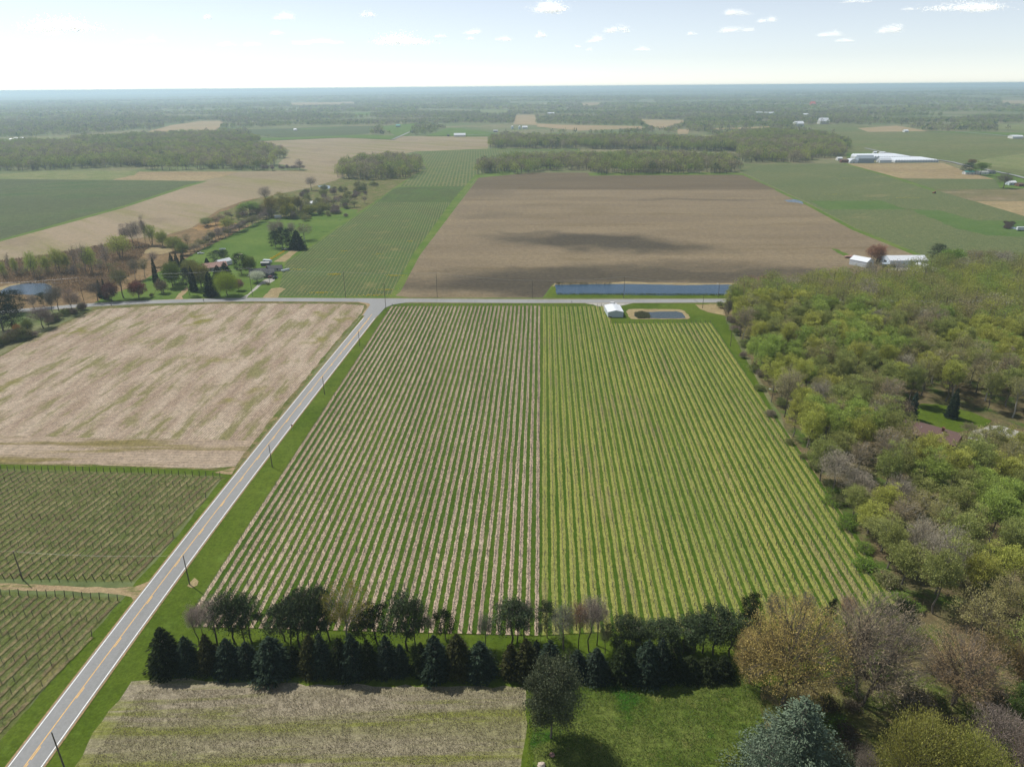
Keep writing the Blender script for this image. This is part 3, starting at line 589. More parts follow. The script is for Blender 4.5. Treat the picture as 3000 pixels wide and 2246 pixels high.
def vine_row(a, b, spacing, h, label, group, post_every=7.5, seed=0, thick=0.05, endp=True, wire=True, posts=True):
    a = Vector((a[0], a[1], SZ)); b = Vector((b[0], b[1], SZ)); L = (b - a).length; d = (b - a) / L
    root = empty('vine_row', a); tag(root, label, 'vine row', group)
    q = vine_quads((0, 0), tuple((b - a)[:2]), spacing, h, seed, thick)
    me = qmesh('vines', q.reshape(-1, 3), quads(len(q)), M['vinewood']); link(bpy.data.objects.new('vines', me), root)
    if wire:
        mb = MB()
        for z in (h * 0.55, h * 1.02):
            mb.tube([(0, 0, z), tuple(d * L * .5 + Vector((0, 0, z - .03))), tuple(d * L + Vector((0, 0, z)))], [.008] * 3, 3, cap=False)
        mb.build('wire', M['wire'], root)
    if posts:
        n = int(L / post_every); rz = math.atan2(d.y, d.x)
        for k in range(n + 1):
            e = endp and k in (0, n)
            o = link(bpy.data.objects.new('end_post' if e else 'post', PE if e else PM), root)
            o.location = d * (L * k / n) + Vector((random.Random(seed * 77 + k).uniform(-.08, .08), 0, 0)); o.rotation_euler = (0, 0, rz + (math.pi if k == n else 0))
            s = random.Random(seed * 31 + k).uniform(.88, 1.1); o.scale = (s, s, s)
    return root
# main vineyard, pale mulched block: 38 rows
TL, TR = at(1150, 898), at(1580, 896.5); BL, BR = at(546, 1835), at(1572, 1862)
acc = []; NB = 38
for i in range(NB):
    f = i / (NB - 1); a = BL.lerp(BR, f); b = TL.lerp(TR, f)
    if i == 0: a = at(575, 1790); a.x = BL.x
    ragged_strip(acc, a, b, 1.12 if i % 2 else 1.22, ph=i * 5.3)
    vine_row(a + (b - a).normalized() * 1.2, b - (b - a).normalized() * 1.2, 1.35, 1.15, ('bare vine row on pale straw mulch, outermost row beside the road' if i == 0 else 'last bare vine row on pale straw mulch, next to the yellow-green half' if i == NB - 1
             else 'bare vine row on pale straw mulch between mown grass alleys'), 'vine rows on pale mulch' if 0 < i < NB - 1 else 'outer vine rows on pale mulch', 15.5, 100 + i, thick=0.055)
strips_obj('mulch_strips', acc, 'straw', RZ + 0.04)
# alternate alleys mown a little darker or paler
acc = []
for i in range(NB - 1):
    f = (i + 0.5) / (NB - 1); a = BL.lerp(BR, f); b = TL.lerp(TR, f)
    ragged_strip(acc, a, b, 2.0, 2.0, 0.05, i * 2.1)
strips_obj('alley_grass', acc, 'vine_grass', RZ + 0.03)
# main vineyard, yellow-green block: 36 rows, the last 25 stop short below the barn and pond
acc = []; acc2 = []; NR = 36
TRr, BRr = at(2052, 896.5), at(2655, 1800); T2 = at(1900, 946).y; T3 = at(1850, 1800).y
dirn = None
for i in range(NR):
    f = (i + 0.55) / NR; b = at(1588, 896.5).lerp(TRr, f); a = at(1580, 1862).lerp(BRr, f)
    stop = (at(1700, 898).y if i < 14 else at(2000, 947).y)
    d = (b - a).normalized(); ext = 1.0
    if i == 14: stop = at(1760, 922).y
    b = a + d * ((stop - a.y) / d.y)
    ragged_strip(acc, a, b, 1.72, ph=i * 3.7 + 50, jit=.12)
    vine_row(a + d * 1.2, b - d * 1.2, 1.9, 1.1, ('first vine row of the yellow-green half, next to the pale mulched half' if i == 0 else 'last vine row of the yellow-green half, next to the dirt track by the wood' if i == NR - 1 else
             'long bare vine row on yellow-green sprayed grass, reaching the cross road' if i < 14 else 'bare vine row on yellow-green sprayed grass, ending short of the pond'),
             'outer vine rows on yellow-green strips' if i in (0, NR - 1) else 'long vine rows on yellow-green strips' if i < 14 else 'shorter vine rows on yellow-green strips', 15.5, 300 + i, thick=0.065)
strips_obj('sprayed_strips', acc, 'straw_yellow', RZ + 0.04)
acc = []
for i in range(NR + 1):
    f = (i + 0.05) / NR; b = at(1588, 896.5).lerp(TRr, f); a = at(1580, 1862).lerp(BRr, f); d = (b - a).normalized()
    b = a + d * (((at(1700, 898).y if i < 14 else at(2000, 947).y) - .5 - a.y) / d.y)
    ragged_strip(acc, a, b, 1.5, 2.0, .05, i * 1.7)
strips_obj('alley_grass_2', acc, 'vine_grass', RZ + 0.03)
# left vineyard: rows run at about 9 degrees to the road, clipped to two blocks
def clip_line(o, d, P):
    """parameters where the line o + t d crosses polygon P"""
    ts = []
    for i in range(len(P)):
        a = Vector(P[i - 1][:2]); e = Vector(P[i][:2]) - a; den = d.x * e.y - d.y * e.x
        if abs(den) < 1e-9: continue
        t = ((a.x - o.x) * e.y - (a.y - o.y) * e.x) / den; s = ((a.x - o.x) * d.y - (a.y - o.y) * d.x) / den
        if 0 <= s < 1: ts.append(t)
    return sorted(ts)
dv = Vector((math.sin(R(9.3)), math.cos(R(9.3)))); nv = Vector((dv.y, -dv.x))
blocks = [([(-420, 1378), (0, 1378), (400, 1387), (650, 1399), (552, 1524), (490, 1594), (403, 1698), (0, 1694), (-420, 1684)], 'upper left vineyard, above the dirt lane', 'vine rows above the dirt lane'),
          ([(-420, 1742), (0, 1744), (200, 1750), (365, 1762), (300, 1830), (160, 1995), (-10, 2175), (-420, 2300)], 'lower left vineyard, below the dirt lane', 'vine rows below the dirt lane')]
acc = []; acc2 = []
for bi, (P, lab, grp) in enumerate(blocks):
    P = W(P); ref = Vector(at(245, 1750)[:2]); k = 0
    for i in range(-90, 60):
        o = ref + nv * (i * 2.62)
        ts = clip_line(o, dv, P)
        if len(ts) < 2: continue
        a = o + dv * ts[0]; b = o + dv * ts[-1]
        if (b - a).length < 6: continue
        # keep the rows the frame can see
        vis = any(abs(q.x / (q.y * math.cos(PITCH) + CH * math.sin(PITCH))) * FPX < 1560 for q in (a, b, a.lerp(b, .5)))
        if not vis: continue
        ragged_strip(acc, a, b, 1.0, .9, .16, i * 3.1)
        k += 1
        vine_row(a, b, 2.1, 1.35, 'bare vine row with leaning posts in the ' + lab, grp, 7.2, 700 + bi * 200 + i, thick=0.034)
strips_obj('row_strips', acc, 'left_strip', RZ + 0.04)

# ---------------------------------------------------------------- trees: prototypes
def leafquads(r, C, L, Wd, bias=None, bs=0.0):
    n = len(C); u = r.normal(size=(n, 3))
    if bias is not None: u = norm(u) + bias * bs
    u = norm(u); w = norm(np.cross(u, r.normal(size=(n, 3))))
    L = L * r.uniform(.65, 1.25, (n, 1)); Wd = Wd * r.uniform(.65, 1.25, (n, 1))
    return np.stack([C - u * L / 2, C + w * Wd / 2, C + u * L / 2, C - w * Wd / 2], 1)
def tubes_np(segs, sides=4):
    """segs: list of (A, B, ra, rb) -> quads"""
    A = np.array([s[0] for s in segs], float); B = np.array([s[1] for s in segs], float); ra = np.array([s[2] for s in segs])[:, None]; rb = np.array([s[3] for s in segs])[:, None]
    u = norm(B - A); x = norm(np.cross(u, np.array([0.31, 0.17, 0.5]))); y = np.cross(u, x); out = []
    for i in range(sides):
        t0 = 2 * math.pi * i / sides; t1 = 2 * math.pi * (i + 1) / sides
        p = x * math.cos(t0) + y * math.sin(t0); q = x * math.cos(t1) + y * math.sin(t1)
        out.append(np.stack([A + p * ra, A + q * ra, B + q * rb, B + p * rb], 1))
    return np.concatenate(out)
def crook(r, a, b, n, j):
    a = np.array(a, float); b = np.array(b, float); L = np.linalg.norm(b - a); pts = [a + (b - a) * t for t in np.linspace(0, 1, n + 1)]
    for i in range(1, n): pts[i] = pts[i] + r.normal(0, j * L, 3)
    return pts
def branch(segs, pts, r0, r1):
    n = len(pts) - 1
    for i in range(n): segs.append((pts[i], pts[i + 1], r0 + (r1 - r0) * i / n, r0 + (r1 - r0) * (i + 1) / n))
class Proto:
    def __init__(s, crown, trunk): s.crown = crown; s.trunk = trunk
def deciduous(seed, H=18., Wd=11., low=0.28, ntip=80, per=36, leaf=(0.55, 0.30), clus=1.0, limbs=7, trunk_r=0.26, lump=0.38, twigs=0, up=0.3, bark='bark', multi=1, leader=0.72, droop=0.0, flat=0.0):
    r = np.random.default_rng(seed); segs = []
    cz = H * (low + 1) / 2; rz = H * (1 - low) / 2
    k = np.arange(ntip) + 0.5; ph = np.arccos(1 - 2 * k / ntip * 0.93); th = math.pi * (1 + 5 ** .5) * k
    dirs = np.stack([np.cos(th) * np.sin(ph), np.sin(th) * np.sin(ph), np.cos(ph)], -1) + r.normal(0, .12, (ntip, 3)); dirs = norm(dirs)
    L = norm(r.normal(size=(limbs, 3)) + [0, 0, 0.35]); L = norm(np.stack([np.cos(np.arange(limbs) * 2.4 + seed) * .85, np.sin(np.arange(limbs) * 2.4 + seed) * .85, r.uniform(-.25, .9, limbs)], -1))
    L[-1] = [0, 0, 1]
    own = np.argmax(dirs @ L.T, 1); ls = r.uniform(1 - lump, 1 + lump * .6, limbs)
    rad = ls[own] * r.choice([1, 1, .85, .68, .5], ntip) * r.uniform(.86, 1.08, ntip)
    tips = dirs * rad[:, None] * [Wd / 2, Wd / 2, rz] * (1 - 0.08) + [0, 0, cz]
    if flat: tips[:, 2] -= flat * (np.linalg.norm(tips[:, :2], axis=1) / (Wd / 2)) ** 2 * H * .1
    trunks = []
    for m in range(multi):
        off = np.array([0, 0, 0.]) if multi == 1 else np.array([math.cos(m * 2.3) * .35, math.sin(m * 2.3) * .35, 0])
        topp = np.array([0, 0, H * leader]) + (0 if multi == 1 else np.array([math.cos(m * 2.3), math.sin(m * 2.3), 0]) * Wd * .22)
        tp = crook(r, off, topp, 5, 0.018); trunks.append(tp); rr_ = trunk_r * (1 if multi == 1 else .65)
        branch(segs, tp, rr_ * 1.15, rr_ * 0.35)
    for l in range(limbs):
        T = tips[own == l]
        if len(T) == 0: continue
        tp = trunks[l % multi]
        z = H * (low * .85 + (leader - low) * (0.08 + 0.8 * (L[l][2] + .25) / 1.25)); z = min(z, H * leader * .98)
        zs = [p[2] for p in tp]; i = min(np.searchsorted(zs, z), len(tp) - 1); i = max(i, 1); f = (z - zs[i - 1]) / max(zs[i] - zs[i - 1], 1e-3); A = tp[i - 1] + (tp[i] - tp[i - 1]) * min(max(f, 0), 1)
        hub = A + (T.mean(0) - A) * 0.55; lp = crook(r, A, hub, 3, .05); lr = trunk_r * .42; branch(segs, lp, lr, lr * .55)
        for t in T:
            s = lp[r.integers(1, 4)]; q = crook(r, s, t, 2, .07); branch(segs, q, lr * .34, 0.025)
            if twigs:
                for w_ in range(twigs):
                    e = t + norm((t - s) + r.normal(0, 1, 3) * np.linalg.norm(t - s) * .7 + [0, 0, up]) * r.uniform(.5, 1.3) * clus * 1.2; m0 = q[1] + (t - q[1]) * r.uniform(.1, 1)
                    segs.append((m0, e, .022, .008))
    C = np.repeat(tips, per, 0) + r.normal(0, 1, (ntip * per, 3)) * clus * [1, 1, .75]
    C[:, 2] -= droop * np.abs(r.normal(0, 1, len(C)))
    bias = norm(C - [0, 0, cz * .8]) + [0, 0, up]
    q = leafquads(r, C, leaf[0], leaf[1], bias, 0.8)
    v = np.clip(np.repeat(r.uniform(.15, .85, ntip), per) * .6 + r.uniform(0, .4, ntip * per), 0, 1)
    tq = tubes_np(segs, 5 if trunk_r > .3 else 4)
    return Proto(qmesh('crown', q.reshape(-1, 3), quads(len(q)), M['leaf'], v=v), qmesh('trunk', tq.reshape(-1, 3), quads(len(tq)), M[bark]))
def spruce(seed, H=12., Wd=6., levels=22, top=0.02, leaf=(0.62, 0.27), dens=1.15, rag=0.12):
    r = np.random.default_rng(seed); C = []; Bv = []; v = []; segs = []
    branch(segs, crook(r, (0, 0, 0), (0, 0, H * .97), 4, .004), H * .018, .03)
    for l in range(levels):
        f = l / (levels - 1); z = H * (0.06 + 0.92 * f); R0 = Wd / 2 * ((1 - f) ** 0.62 * (0.96 + .1 * math.sin(l * 2.1)) + .03); nb = max(5, int(13 * (1 - f) + 5))
        for b in range(nb):
            az = 2 * math.pi * (b + r.uniform(-.3, .3)) / nb + l * .7; rad = R0 * r.uniform(1 - rag * 2, 1 + rag); n = int((5 + 16 * rad / 3) * dens)
            t = r.uniform(.22, 1, n) ** .75; dz = -.16 * rad * t ** 1.5 + .10 * rad * t ** 4
            side = r.normal(0, .17, n) * (rad * .5 + .3)
            p = np.stack([math.cos(az) * rad * t - math.sin(az) * side, math.sin(az) * rad * t + math.cos(az) * side, z + dz + r.normal(0, .09, n)], -1)
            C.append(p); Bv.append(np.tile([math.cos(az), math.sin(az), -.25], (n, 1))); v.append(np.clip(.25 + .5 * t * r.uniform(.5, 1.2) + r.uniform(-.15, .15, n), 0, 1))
            if l % 2 == 0: segs.append(((0, 0, z), (math.cos(az) * rad * .8, math.sin(az) * rad * .8, z - .1 * rad), .05, .015))
    C = np.concatenate(C); q = leafquads(r, C, leaf[0], leaf[1], np.concatenate(Bv), 1.6); tq = tubes_np(segs, 4)
    return Proto(qmesh('crown', q.reshape(-1, 3), quads(len(q)), M['needle'], v=np.concatenate(v)), qmesh('trunk', tq.reshape(-1, 3), quads(len(tq)), M['bark']))
def pine(seed, H=15., Wd=6.5, low=0.5, clumps=16, per=110, leaf=(0.36, 0.16), bark='bark', cl=0.85, trunk_r=.17, lean=0.6):
    r = np.random.default_rng(seed); segs = []; C = []; v = []
    tp = crook(r, (0, 0, 0), (r.normal(0, lean), r.normal(0, lean), H * .93), 6, .012); branch(segs, tp, trunk_r, .05)
    for c in range(clumps):
        f = low + (0.98 - low) * ((c + .5) / clumps) ** .8; az = c * 2.4 + r.uniform(-.5, .5); ft = (f - low) / (1 - low)
        rad = Wd / 2 * (0.45 + .75 * math.sin(math.pi * min(ft * .75 + .18, 1))) * r.uniform(.45, 1.0); 
        if c >= clumps - 2: rad *= .3
        i = min(int(f / .93 * 6), 5); st = tp[i] + (tp[i + 1] - tp[i]) * (f / .93 * 6 - i); e = np.array([st[0] + math.cos(az) * rad, st[1] + math.sin(az) * rad, H * f + rad * .12])
        b = crook(r, st, e, 3, .06); branch(segs, b, .07, .02)
        s = cl * r.uniform(.7, 1.25)
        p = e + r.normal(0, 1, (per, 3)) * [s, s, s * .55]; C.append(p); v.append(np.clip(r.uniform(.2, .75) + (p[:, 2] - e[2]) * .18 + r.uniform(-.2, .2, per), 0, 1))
        for k in range(3): segs.append((b[2], e + r.normal(0, s * .8, 3), .025, .01))
    for k in range(5):
        z = H * r.uniform(low * .5, low); az = r.uniform(0, 6.3); i = min(int(z / H / .93 * 6), 5); segs.append((tp[i] + (tp[i + 1] - tp[i]) * (z / H / .93 * 6 - i), (math.cos(az) * 1.5, math.sin(az) * 1.5, z + .1), .03, .01))
    C = np.concatenate(C); q = leafquads(r, C, leaf[0], leaf[1], np.array([[0, 0, 1.]]), .8); tq = tubes_np(segs, 5)
    return Proto(qmesh('crown', q.reshape(-1, 3), quads(len(q)), M['needle'], v=np.concatenate(v)), qmesh('trunk', tq.reshape(-1, 3), quads(len(tq)), M[bark]))

PR = {}
# woodland trees, all 18 m tall and 10 to 12 m wide before scaling
PR['wood'] = [deciduous(s, 18, 11, .30, 100, 88, (.44, .20), 0.60, 8 + s % 3, .26, .45, 1, up=.5) for s in (1, 2, 3, 4, 5, 6, 7)]
PR['woodthin'] = [deciduous(s, 18, 10, .34, 90, 52, (.46, .14), 0.62, 7, .25, .45, 2, up=.6, bark='bark_pale' if s % 2 else 'bark') for s in (11, 12, 13, 14, 15)]
PR['bare'] = [deciduous(s, 18, 9, .30, 110, 44, (.9, .065), 0.85, 7, .22, .28, 3, up=.6) for s in (21, 22, 23)]
PR['barewhite'] = [deciduous(s, 15, 7, .3, 60, 14, (1.0, .05), 0.7, 7, .22, .2, 4, up=.9, bark='bark_pale') for s in (25,)]
PR['round'] = [deciduous(s, 10, 9, .18, 110, 46, (.5, .26), 0.72, 7, .26, .12, 0) for s in (31, 32)]
PR['willow'] = [deciduous(s, 12, 9, .2, 80, 36, (.75, .17), 0.8, 7, .28, .2, 2, multi=3, up=.5) for s in (35, 36)]
PR['tallthin'] = [deciduous(s, 14, 5, .22, 46, 20, (.8, .07), 0.6, 6, .16, .25, 3, up=1.2) for s in (41, 42)]
PR['shrub'] = [deciduous(s, 3.2, 4.4, .05, 44, 34, (.34, .17), 0.36, 6, .08, .2, 1, multi=3) for s in (45, 46)]
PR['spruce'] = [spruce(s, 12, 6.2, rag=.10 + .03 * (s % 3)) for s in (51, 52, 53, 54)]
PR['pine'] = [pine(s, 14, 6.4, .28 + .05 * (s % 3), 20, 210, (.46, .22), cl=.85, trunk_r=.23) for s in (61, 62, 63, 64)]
PR['pinebig'] = [pine(66, 17, 13, .28, 90, 330, (.46, .24), cl=1.3, trunk_r=.36, lean=.3)]
PR['pinefull'] = [pine(s, 12, 9, .12, 30, 170, (.42, .2), cl=1.05, trunk_r=.28, lean=.2) for s in (68, 69)]
PR['deadpine'] = [deciduous(s, 14, 5.4, .42, 80, 44, (.6, .055), 0.62, 7, .17, .28, 3, up=.2, leader=.93) for s in (71, 72, 73)]
PR['golden'] = [deciduous(s, 20, 17, .12, 360, 70, (.32, .11), 0.85, 10, .36, .22, 5, droop=.35, leader=.6) for s in (81, 82)]
PR['bigbare'] = [deciduous(s, 20, 17, .16, 380, 46, (.60, .06), 0.95, 11, .40, .18, 6, leader=.55, multi=2, bark='bark') for s in (85, 86)]
PR['yellowbush'] = [deciduous(s, 12, 13, .08, 260, 105, (.32, .12), 0.8, 9, .3, .16, 1, up=.9) for s in (91, 92)]
PR['bluespruce'] = [spruce(97, 15, 12, 34, rag=.22, leaf=(.34, .15), dens=3.2)]
PR['bluepine'] = [pine(95, 15, 13, .05, 70, 420, (.38, .16), cl=1.25, trunk_r=.33, lean=.2)]
RT = random.Random(77)
NAMES = {'bluespruce': ('spruce_tree', 'spruce tree'), 'wood': ('deciduous_tree', 'tree'), 'woodthin': ('deciduous_tree', 'tree'), 'bare': ('bare_tree', 'tree'), 'barewhite': ('bare_tree', 'tree'), 'round': ('deciduous_tree', 'tree'), 'willow': ('willow_tree', 'tree'),
         'tallthin': ('bare_tree', 'tree'), 'shrub': ('shrub', 'shrub'), 'spruce': ('spruce_tree', 'spruce tree'), 'pine': ('pine_tree', 'pine tree'), 'pinebig': ('pine_tree', 'pine tree'), 'pinefull': ('pine_tree', 'pine tree'),
         'deadpine': ('bare_pine_tree', 'tree'), 'golden': ('maple_tree', 'tree'), 'bigbare': ('bare_tree', 'tree'), 'yellowbush': ('budding_tree', 'tree'), 'bluepine': ('pine_tree', 'pine tree')}
BASEH = {'bluespruce': (15, 12), 'wood': (18, 11), 'woodthin': (18, 10), 'bare': (18, 9), 'barewhite': (15, 7), 'round': (10, 9), 'willow': (12, 9), 'tallthin': (14, 5), 'shrub': (3.2, 4.4), 'spruce': (12, 6.2), 'pine': (14, 6.4), 'pinebig': (17, 13),
         'pinefull': (12, 9), 'deadpine': (14, 5.4), 'golden': (20, 17), 'bigbare': (20, 17), 'yellowbush': (12, 13), 'bluepine': (15, 13)}
GAIN = {'wood': .95, 'woodthin': .94}
def plant(kind, x, y, H, Wd, colr, label, group=None, variant=None, rz=None, trunkcol=None):
    P = PR[kind]; p = P[RT.randrange(len(P)) if variant is None else variant % len(P)]; h0, w0 = BASEH[kind]
    root = empty(NAMES[kind][0], (x, y, 0.0), RT.uniform(0, 6.28) if rz is None else rz, (Wd / w0, Wd / w0, H / h0))
    tag(root, label, NAMES[kind][1], group)
    t = link(bpy.data.objects.new('trunk', p.trunk), root); c = link(bpy.data.objects.new('crown', p.crown), root)
    j = RT.uniform(.9, 1.1); g_ = GAIN.get(kind, 1.0); c.color = (colr[0] * j * g_, colr[1] * j * g_ * RT.uniform(.96, 1.04), colr[2] * j * g_, 1)
    return root
def mpx(py):  # photo pixels per metre across the view for ground points on row py
    b = at(1500, py); return FPX / (b.y * math.cos(PITCH) + CH * math.sin(PITCH))
def plantpx(kind, bx, by, ty, wpx, colr, label, group=None, tx=None, **k):
    b = at(bx, by); H = tall(bx, by, ty, tx); return plant(kind, b.x, b.y, H, wpx / mpx(by), colr, label, group, **k)
C_DKGREEN = (0.026, 0.036, 0.015); C_BLUE = (0.034, 0.050, 0.034); C_PINE = (0.072, 0.099, 0.048); C_OLIVE = (0.098, 0.111, 0.036)
C_GOLD = (0.50, 0.39, 0.14); C_REDB = (0.360, 0.217, 0.150); C_GREYB = (0.300, 0.247, 0.210); C_YG = (0.33, 0.33, 0.085); C_G1 = (0.281, 0.348, 0.076); C_G2 = (0.212, 0.255, 0.085); C_G3 = (0.264, 0.255, 0.102)
C_RUST = (0.42, 0.30, 0.17); C_TWIG = (0.255, 0.210, 0.165); C_SPR = (0.345, 0.405, 0.090)
#PART3

# ---------------------------------------------------------------- front windbreak: spruces along the field, pines and bare trees behind
za = lambda x, y: (400 + x / 2.212, 1650 + y / 2.212)
zb = lambda x, y: (1300 + x / 2.212, 1650 + y / 2.212)
zc = lambda x, y: (2000 + x / 2.212, 1600 + y / 2.212)
D, B, O = C_DKGREEN, C_BLUE, C_OLIVE; O = (0.048, 0.05, 0.02)
SP = [(za, 213, 412, 690, 165, D), (za, 350, 470, 690, 120, B), (za, 482, 455, 690, 112, O), (za, 612, 485, 700, 142, B), (za, 735, 505, 700, 120, B), (za, 892, 475, 715, 185, B), (za, 1025, 530, 690, 100, D), (za, 1143, 460, 700, 130, O),
      (za, 1212, 450, 712, 110, B), (za, 1330, 480, 715, 120, D), (za, 1412, 450, 725, 140, B), (za, 1510, 490, 720, 110, D), (za, 1628, 465, 705, 120, B), (za, 1718, 520, 715, 90, B), (za, 1852, 510, 715, 100, D), (za, 1938, 465, 730, 152, B), (za, 2083, 455, 705, 150, O),
      (zb, 237, 505, 722, 150, B), (zb, 435, 520, 725, 110, O), (zb, 532, 485, 735, 135, O), (zb, 600, 495, 665, 70, B), (zb, 686, 498, 725, 140, B), (zb, 862, 560, 725, 112, B), (zb, 985, 545, 745, 125, B), (zb, 1158, 515, 740, 135, D), (zb, 1312, 495, 755, 145, B),
      (zb, 1397, 480, 745, 115, B), (zb, 1475, 512, 730, 120, D), (zb, 1590, 600, 735, 120, D), (zb, 1700, 610, 735, 120, D), (zb, 1800, 600, 735, 110, D)]  # last three dark spruces are added to fill the pines' massed shadow
ORD = ['first', 'second', 'third', 'fourth', 'fifth', 'sixth', 'seventh', 'eighth', 'ninth', 'tenth', 'eleventh', 'twelfth', 'thirteenth', 'fourteenth', 'fifteenth', 'sixteenth', 'seventeenth', 'eighteenth', 'nineteenth', 'twentieth']
ORD += ['twenty-' + o for o in ORD[:9]] + ['thirtieth', 'thirty-first', 'thirty-second']
CN = {D: 'dark green', B: 'blue-grey', O: 'olive-tinged'}
for i, (z, x, ty, by, wd, c) in enumerate(SP):
    bx, b = z(x, by - 8); plantpx('spruce', bx, b, z(x, ty)[1], wd / 2.212 * 1.62, c, CN[c] + ' spruce in the front windbreak, ' + ORD[i] + ' from the road', 'spruces in the front windbreak', variant=i, rz=i * 1.3)
GP = C_PINE
PN = [('deadpine', za, 405, 535, 270, 90, C_GREYB, 'leaning'), ('deadpine', za, 440, 500, 270, 70, C_GREYB, 'slim bare'), ('deadpine', za, 525, 530, 222, 160, C_GREYB, 'brownish bare'), ('pine', za, 640, 520, 222, 160, GP, 'dark'), ('pine', za, 748, 510, 225, 140, GP, 'dark'), ('pine', za, 700, 505, 240, 110, GP, 'dark'),
      ('pine', za, 960, 500, 260, 140, GP, 'dark'), ('pine', za, 1060, 545, 232, 160, GP, 'dark'), ('pine', za, 1135, 525, 190, 170, GP, 'tall dark'), ('pine', za, 1000, 520, 250, 130, GP, 'dark'), ('pine', za, 1255, 505, 165, 150, GP, 'tallest dark'), ('pine', za, 1200, 520, 260, 130, GP, 'dark'),
      ('woodthin', za, 1385, 570, 150, 250, (0.26, 0.24, 0.06), 'yellow-green budding'), ('pine', za, 1562, 525, 268, 155, D, 'very dark'), ('pine', za, 1480, 520, 300, 110, GP, 'dark'), ('pine', za, 1757, 565, 225, 180, GP, 'grey-green'), ('pine', za, 1805, 570, 242, 110, GP, 'slim'), ('deadpine', za, 1895, 495, 330, 60, C_GREYB, 'short dead'), ('pine', za, 2008, 505, 325, 110, D, 'short dark'),
      ('deadpine', zb, 270, 545, 345, 95, (0.11, 0.12, 0.09), 'thin grey'), ('pine', zb, 440, 520, 245, 170, GP, 'full dark'), ('pine', zb, 475, 510, 270, 120, GP, 'dark'), ('deadpine', zb, 522, 500, 240, 130, (0.13, 0.12, 0.09), 'greyish half bare'), ('deadpine', zb, 625, 530, 370, 35, C_GREYB, 'dead snag'), ('pine', zb, 670, 480, 258, 95, GP, 'narrow'),
      ('deadpine', zb, 778, 580, 272, 140, (0.18, 0.18, 0.14), 'pale grey bare'), ('deadpine', zb, 872, 555, 242, 110, (0.26, 0.145, 0.09), 'reddish bare'), ('deadpine', zb, 940, 570, 222, 135, C_GREYB, 'tall grey-brown bare'), ('deadpine', zb, 992, 530, 230, 125, C_GREYB, 'brown-topped bare'), ('deadpine', zb, 1045, 580, 418, 70, C_TWIG, 'short crooked bare'),
      ('pine', zb, 1120, 560, 340, 130, GP, 'grey-green'), ('pine', zb, 1215, 590, 380, 120, GP, 'grey-green'), ('pine', zb, 1275, 560, 395, 130, GP, 'low'), ('pine', zb, 1390, 590, 405, 160, GP, 'broad'), ('pine', zb, 1455, 580, 390, 120, GP, 'grey-green'), ('pine', zb, 1550, 580, 368, 165, GP, 'spreading'), ('pine', zb, 1622, 580, 345, 130, GP, 'upright'), ('pine', zb, 1677, 580, 338, 130, GP, 'upright'),
      ('pine', zb, 1745, 590, 318, 165, GP, 'tall spreading'), ('pine', zb, 1850, 600, 355, 160, GP, 'bushy'), ('pine', zb, 1965, 520, 305, 120, D, 'dark compact')]
for i, (kind, z, x, by, ty, wd, c, ad) in enumerate(PN):
    bx, b = z(x, by); nm = 'tree' if kind != 'pine' else 'pine'
    plantpx(kind, bx, b, z(x, ty)[1], wd / 2.212 * 1.15, c, f'{ad} {nm} in the row behind the front spruces, {ORD[i] if i < len(ORD) else ("thirty-" + ORD[i - 30] if i < 39 else ("fortieth" if i == 39 else "last"))} from the road', 'pines and bare trees behind the front spruces', variant=i)
r0 = random.Random(8)
for k in range(30):  # added understory, deepens the dark at the foot of the windbreak
    x, y = za(r0.uniform(300, 3600), r0.uniform(560, 680)); b = at(x, y)
    plant('shrub', b.x, b.y, r0.uniform(1.6, 4), r0.uniform(3, 5.5), r0.choice([(.05, .08, .02), (.07, .10, .03), (.09, .10, .04)]), 'dark bush added to deepen the shade between windbreak spruces and pines', 'bushes added in the windbreak gaps')
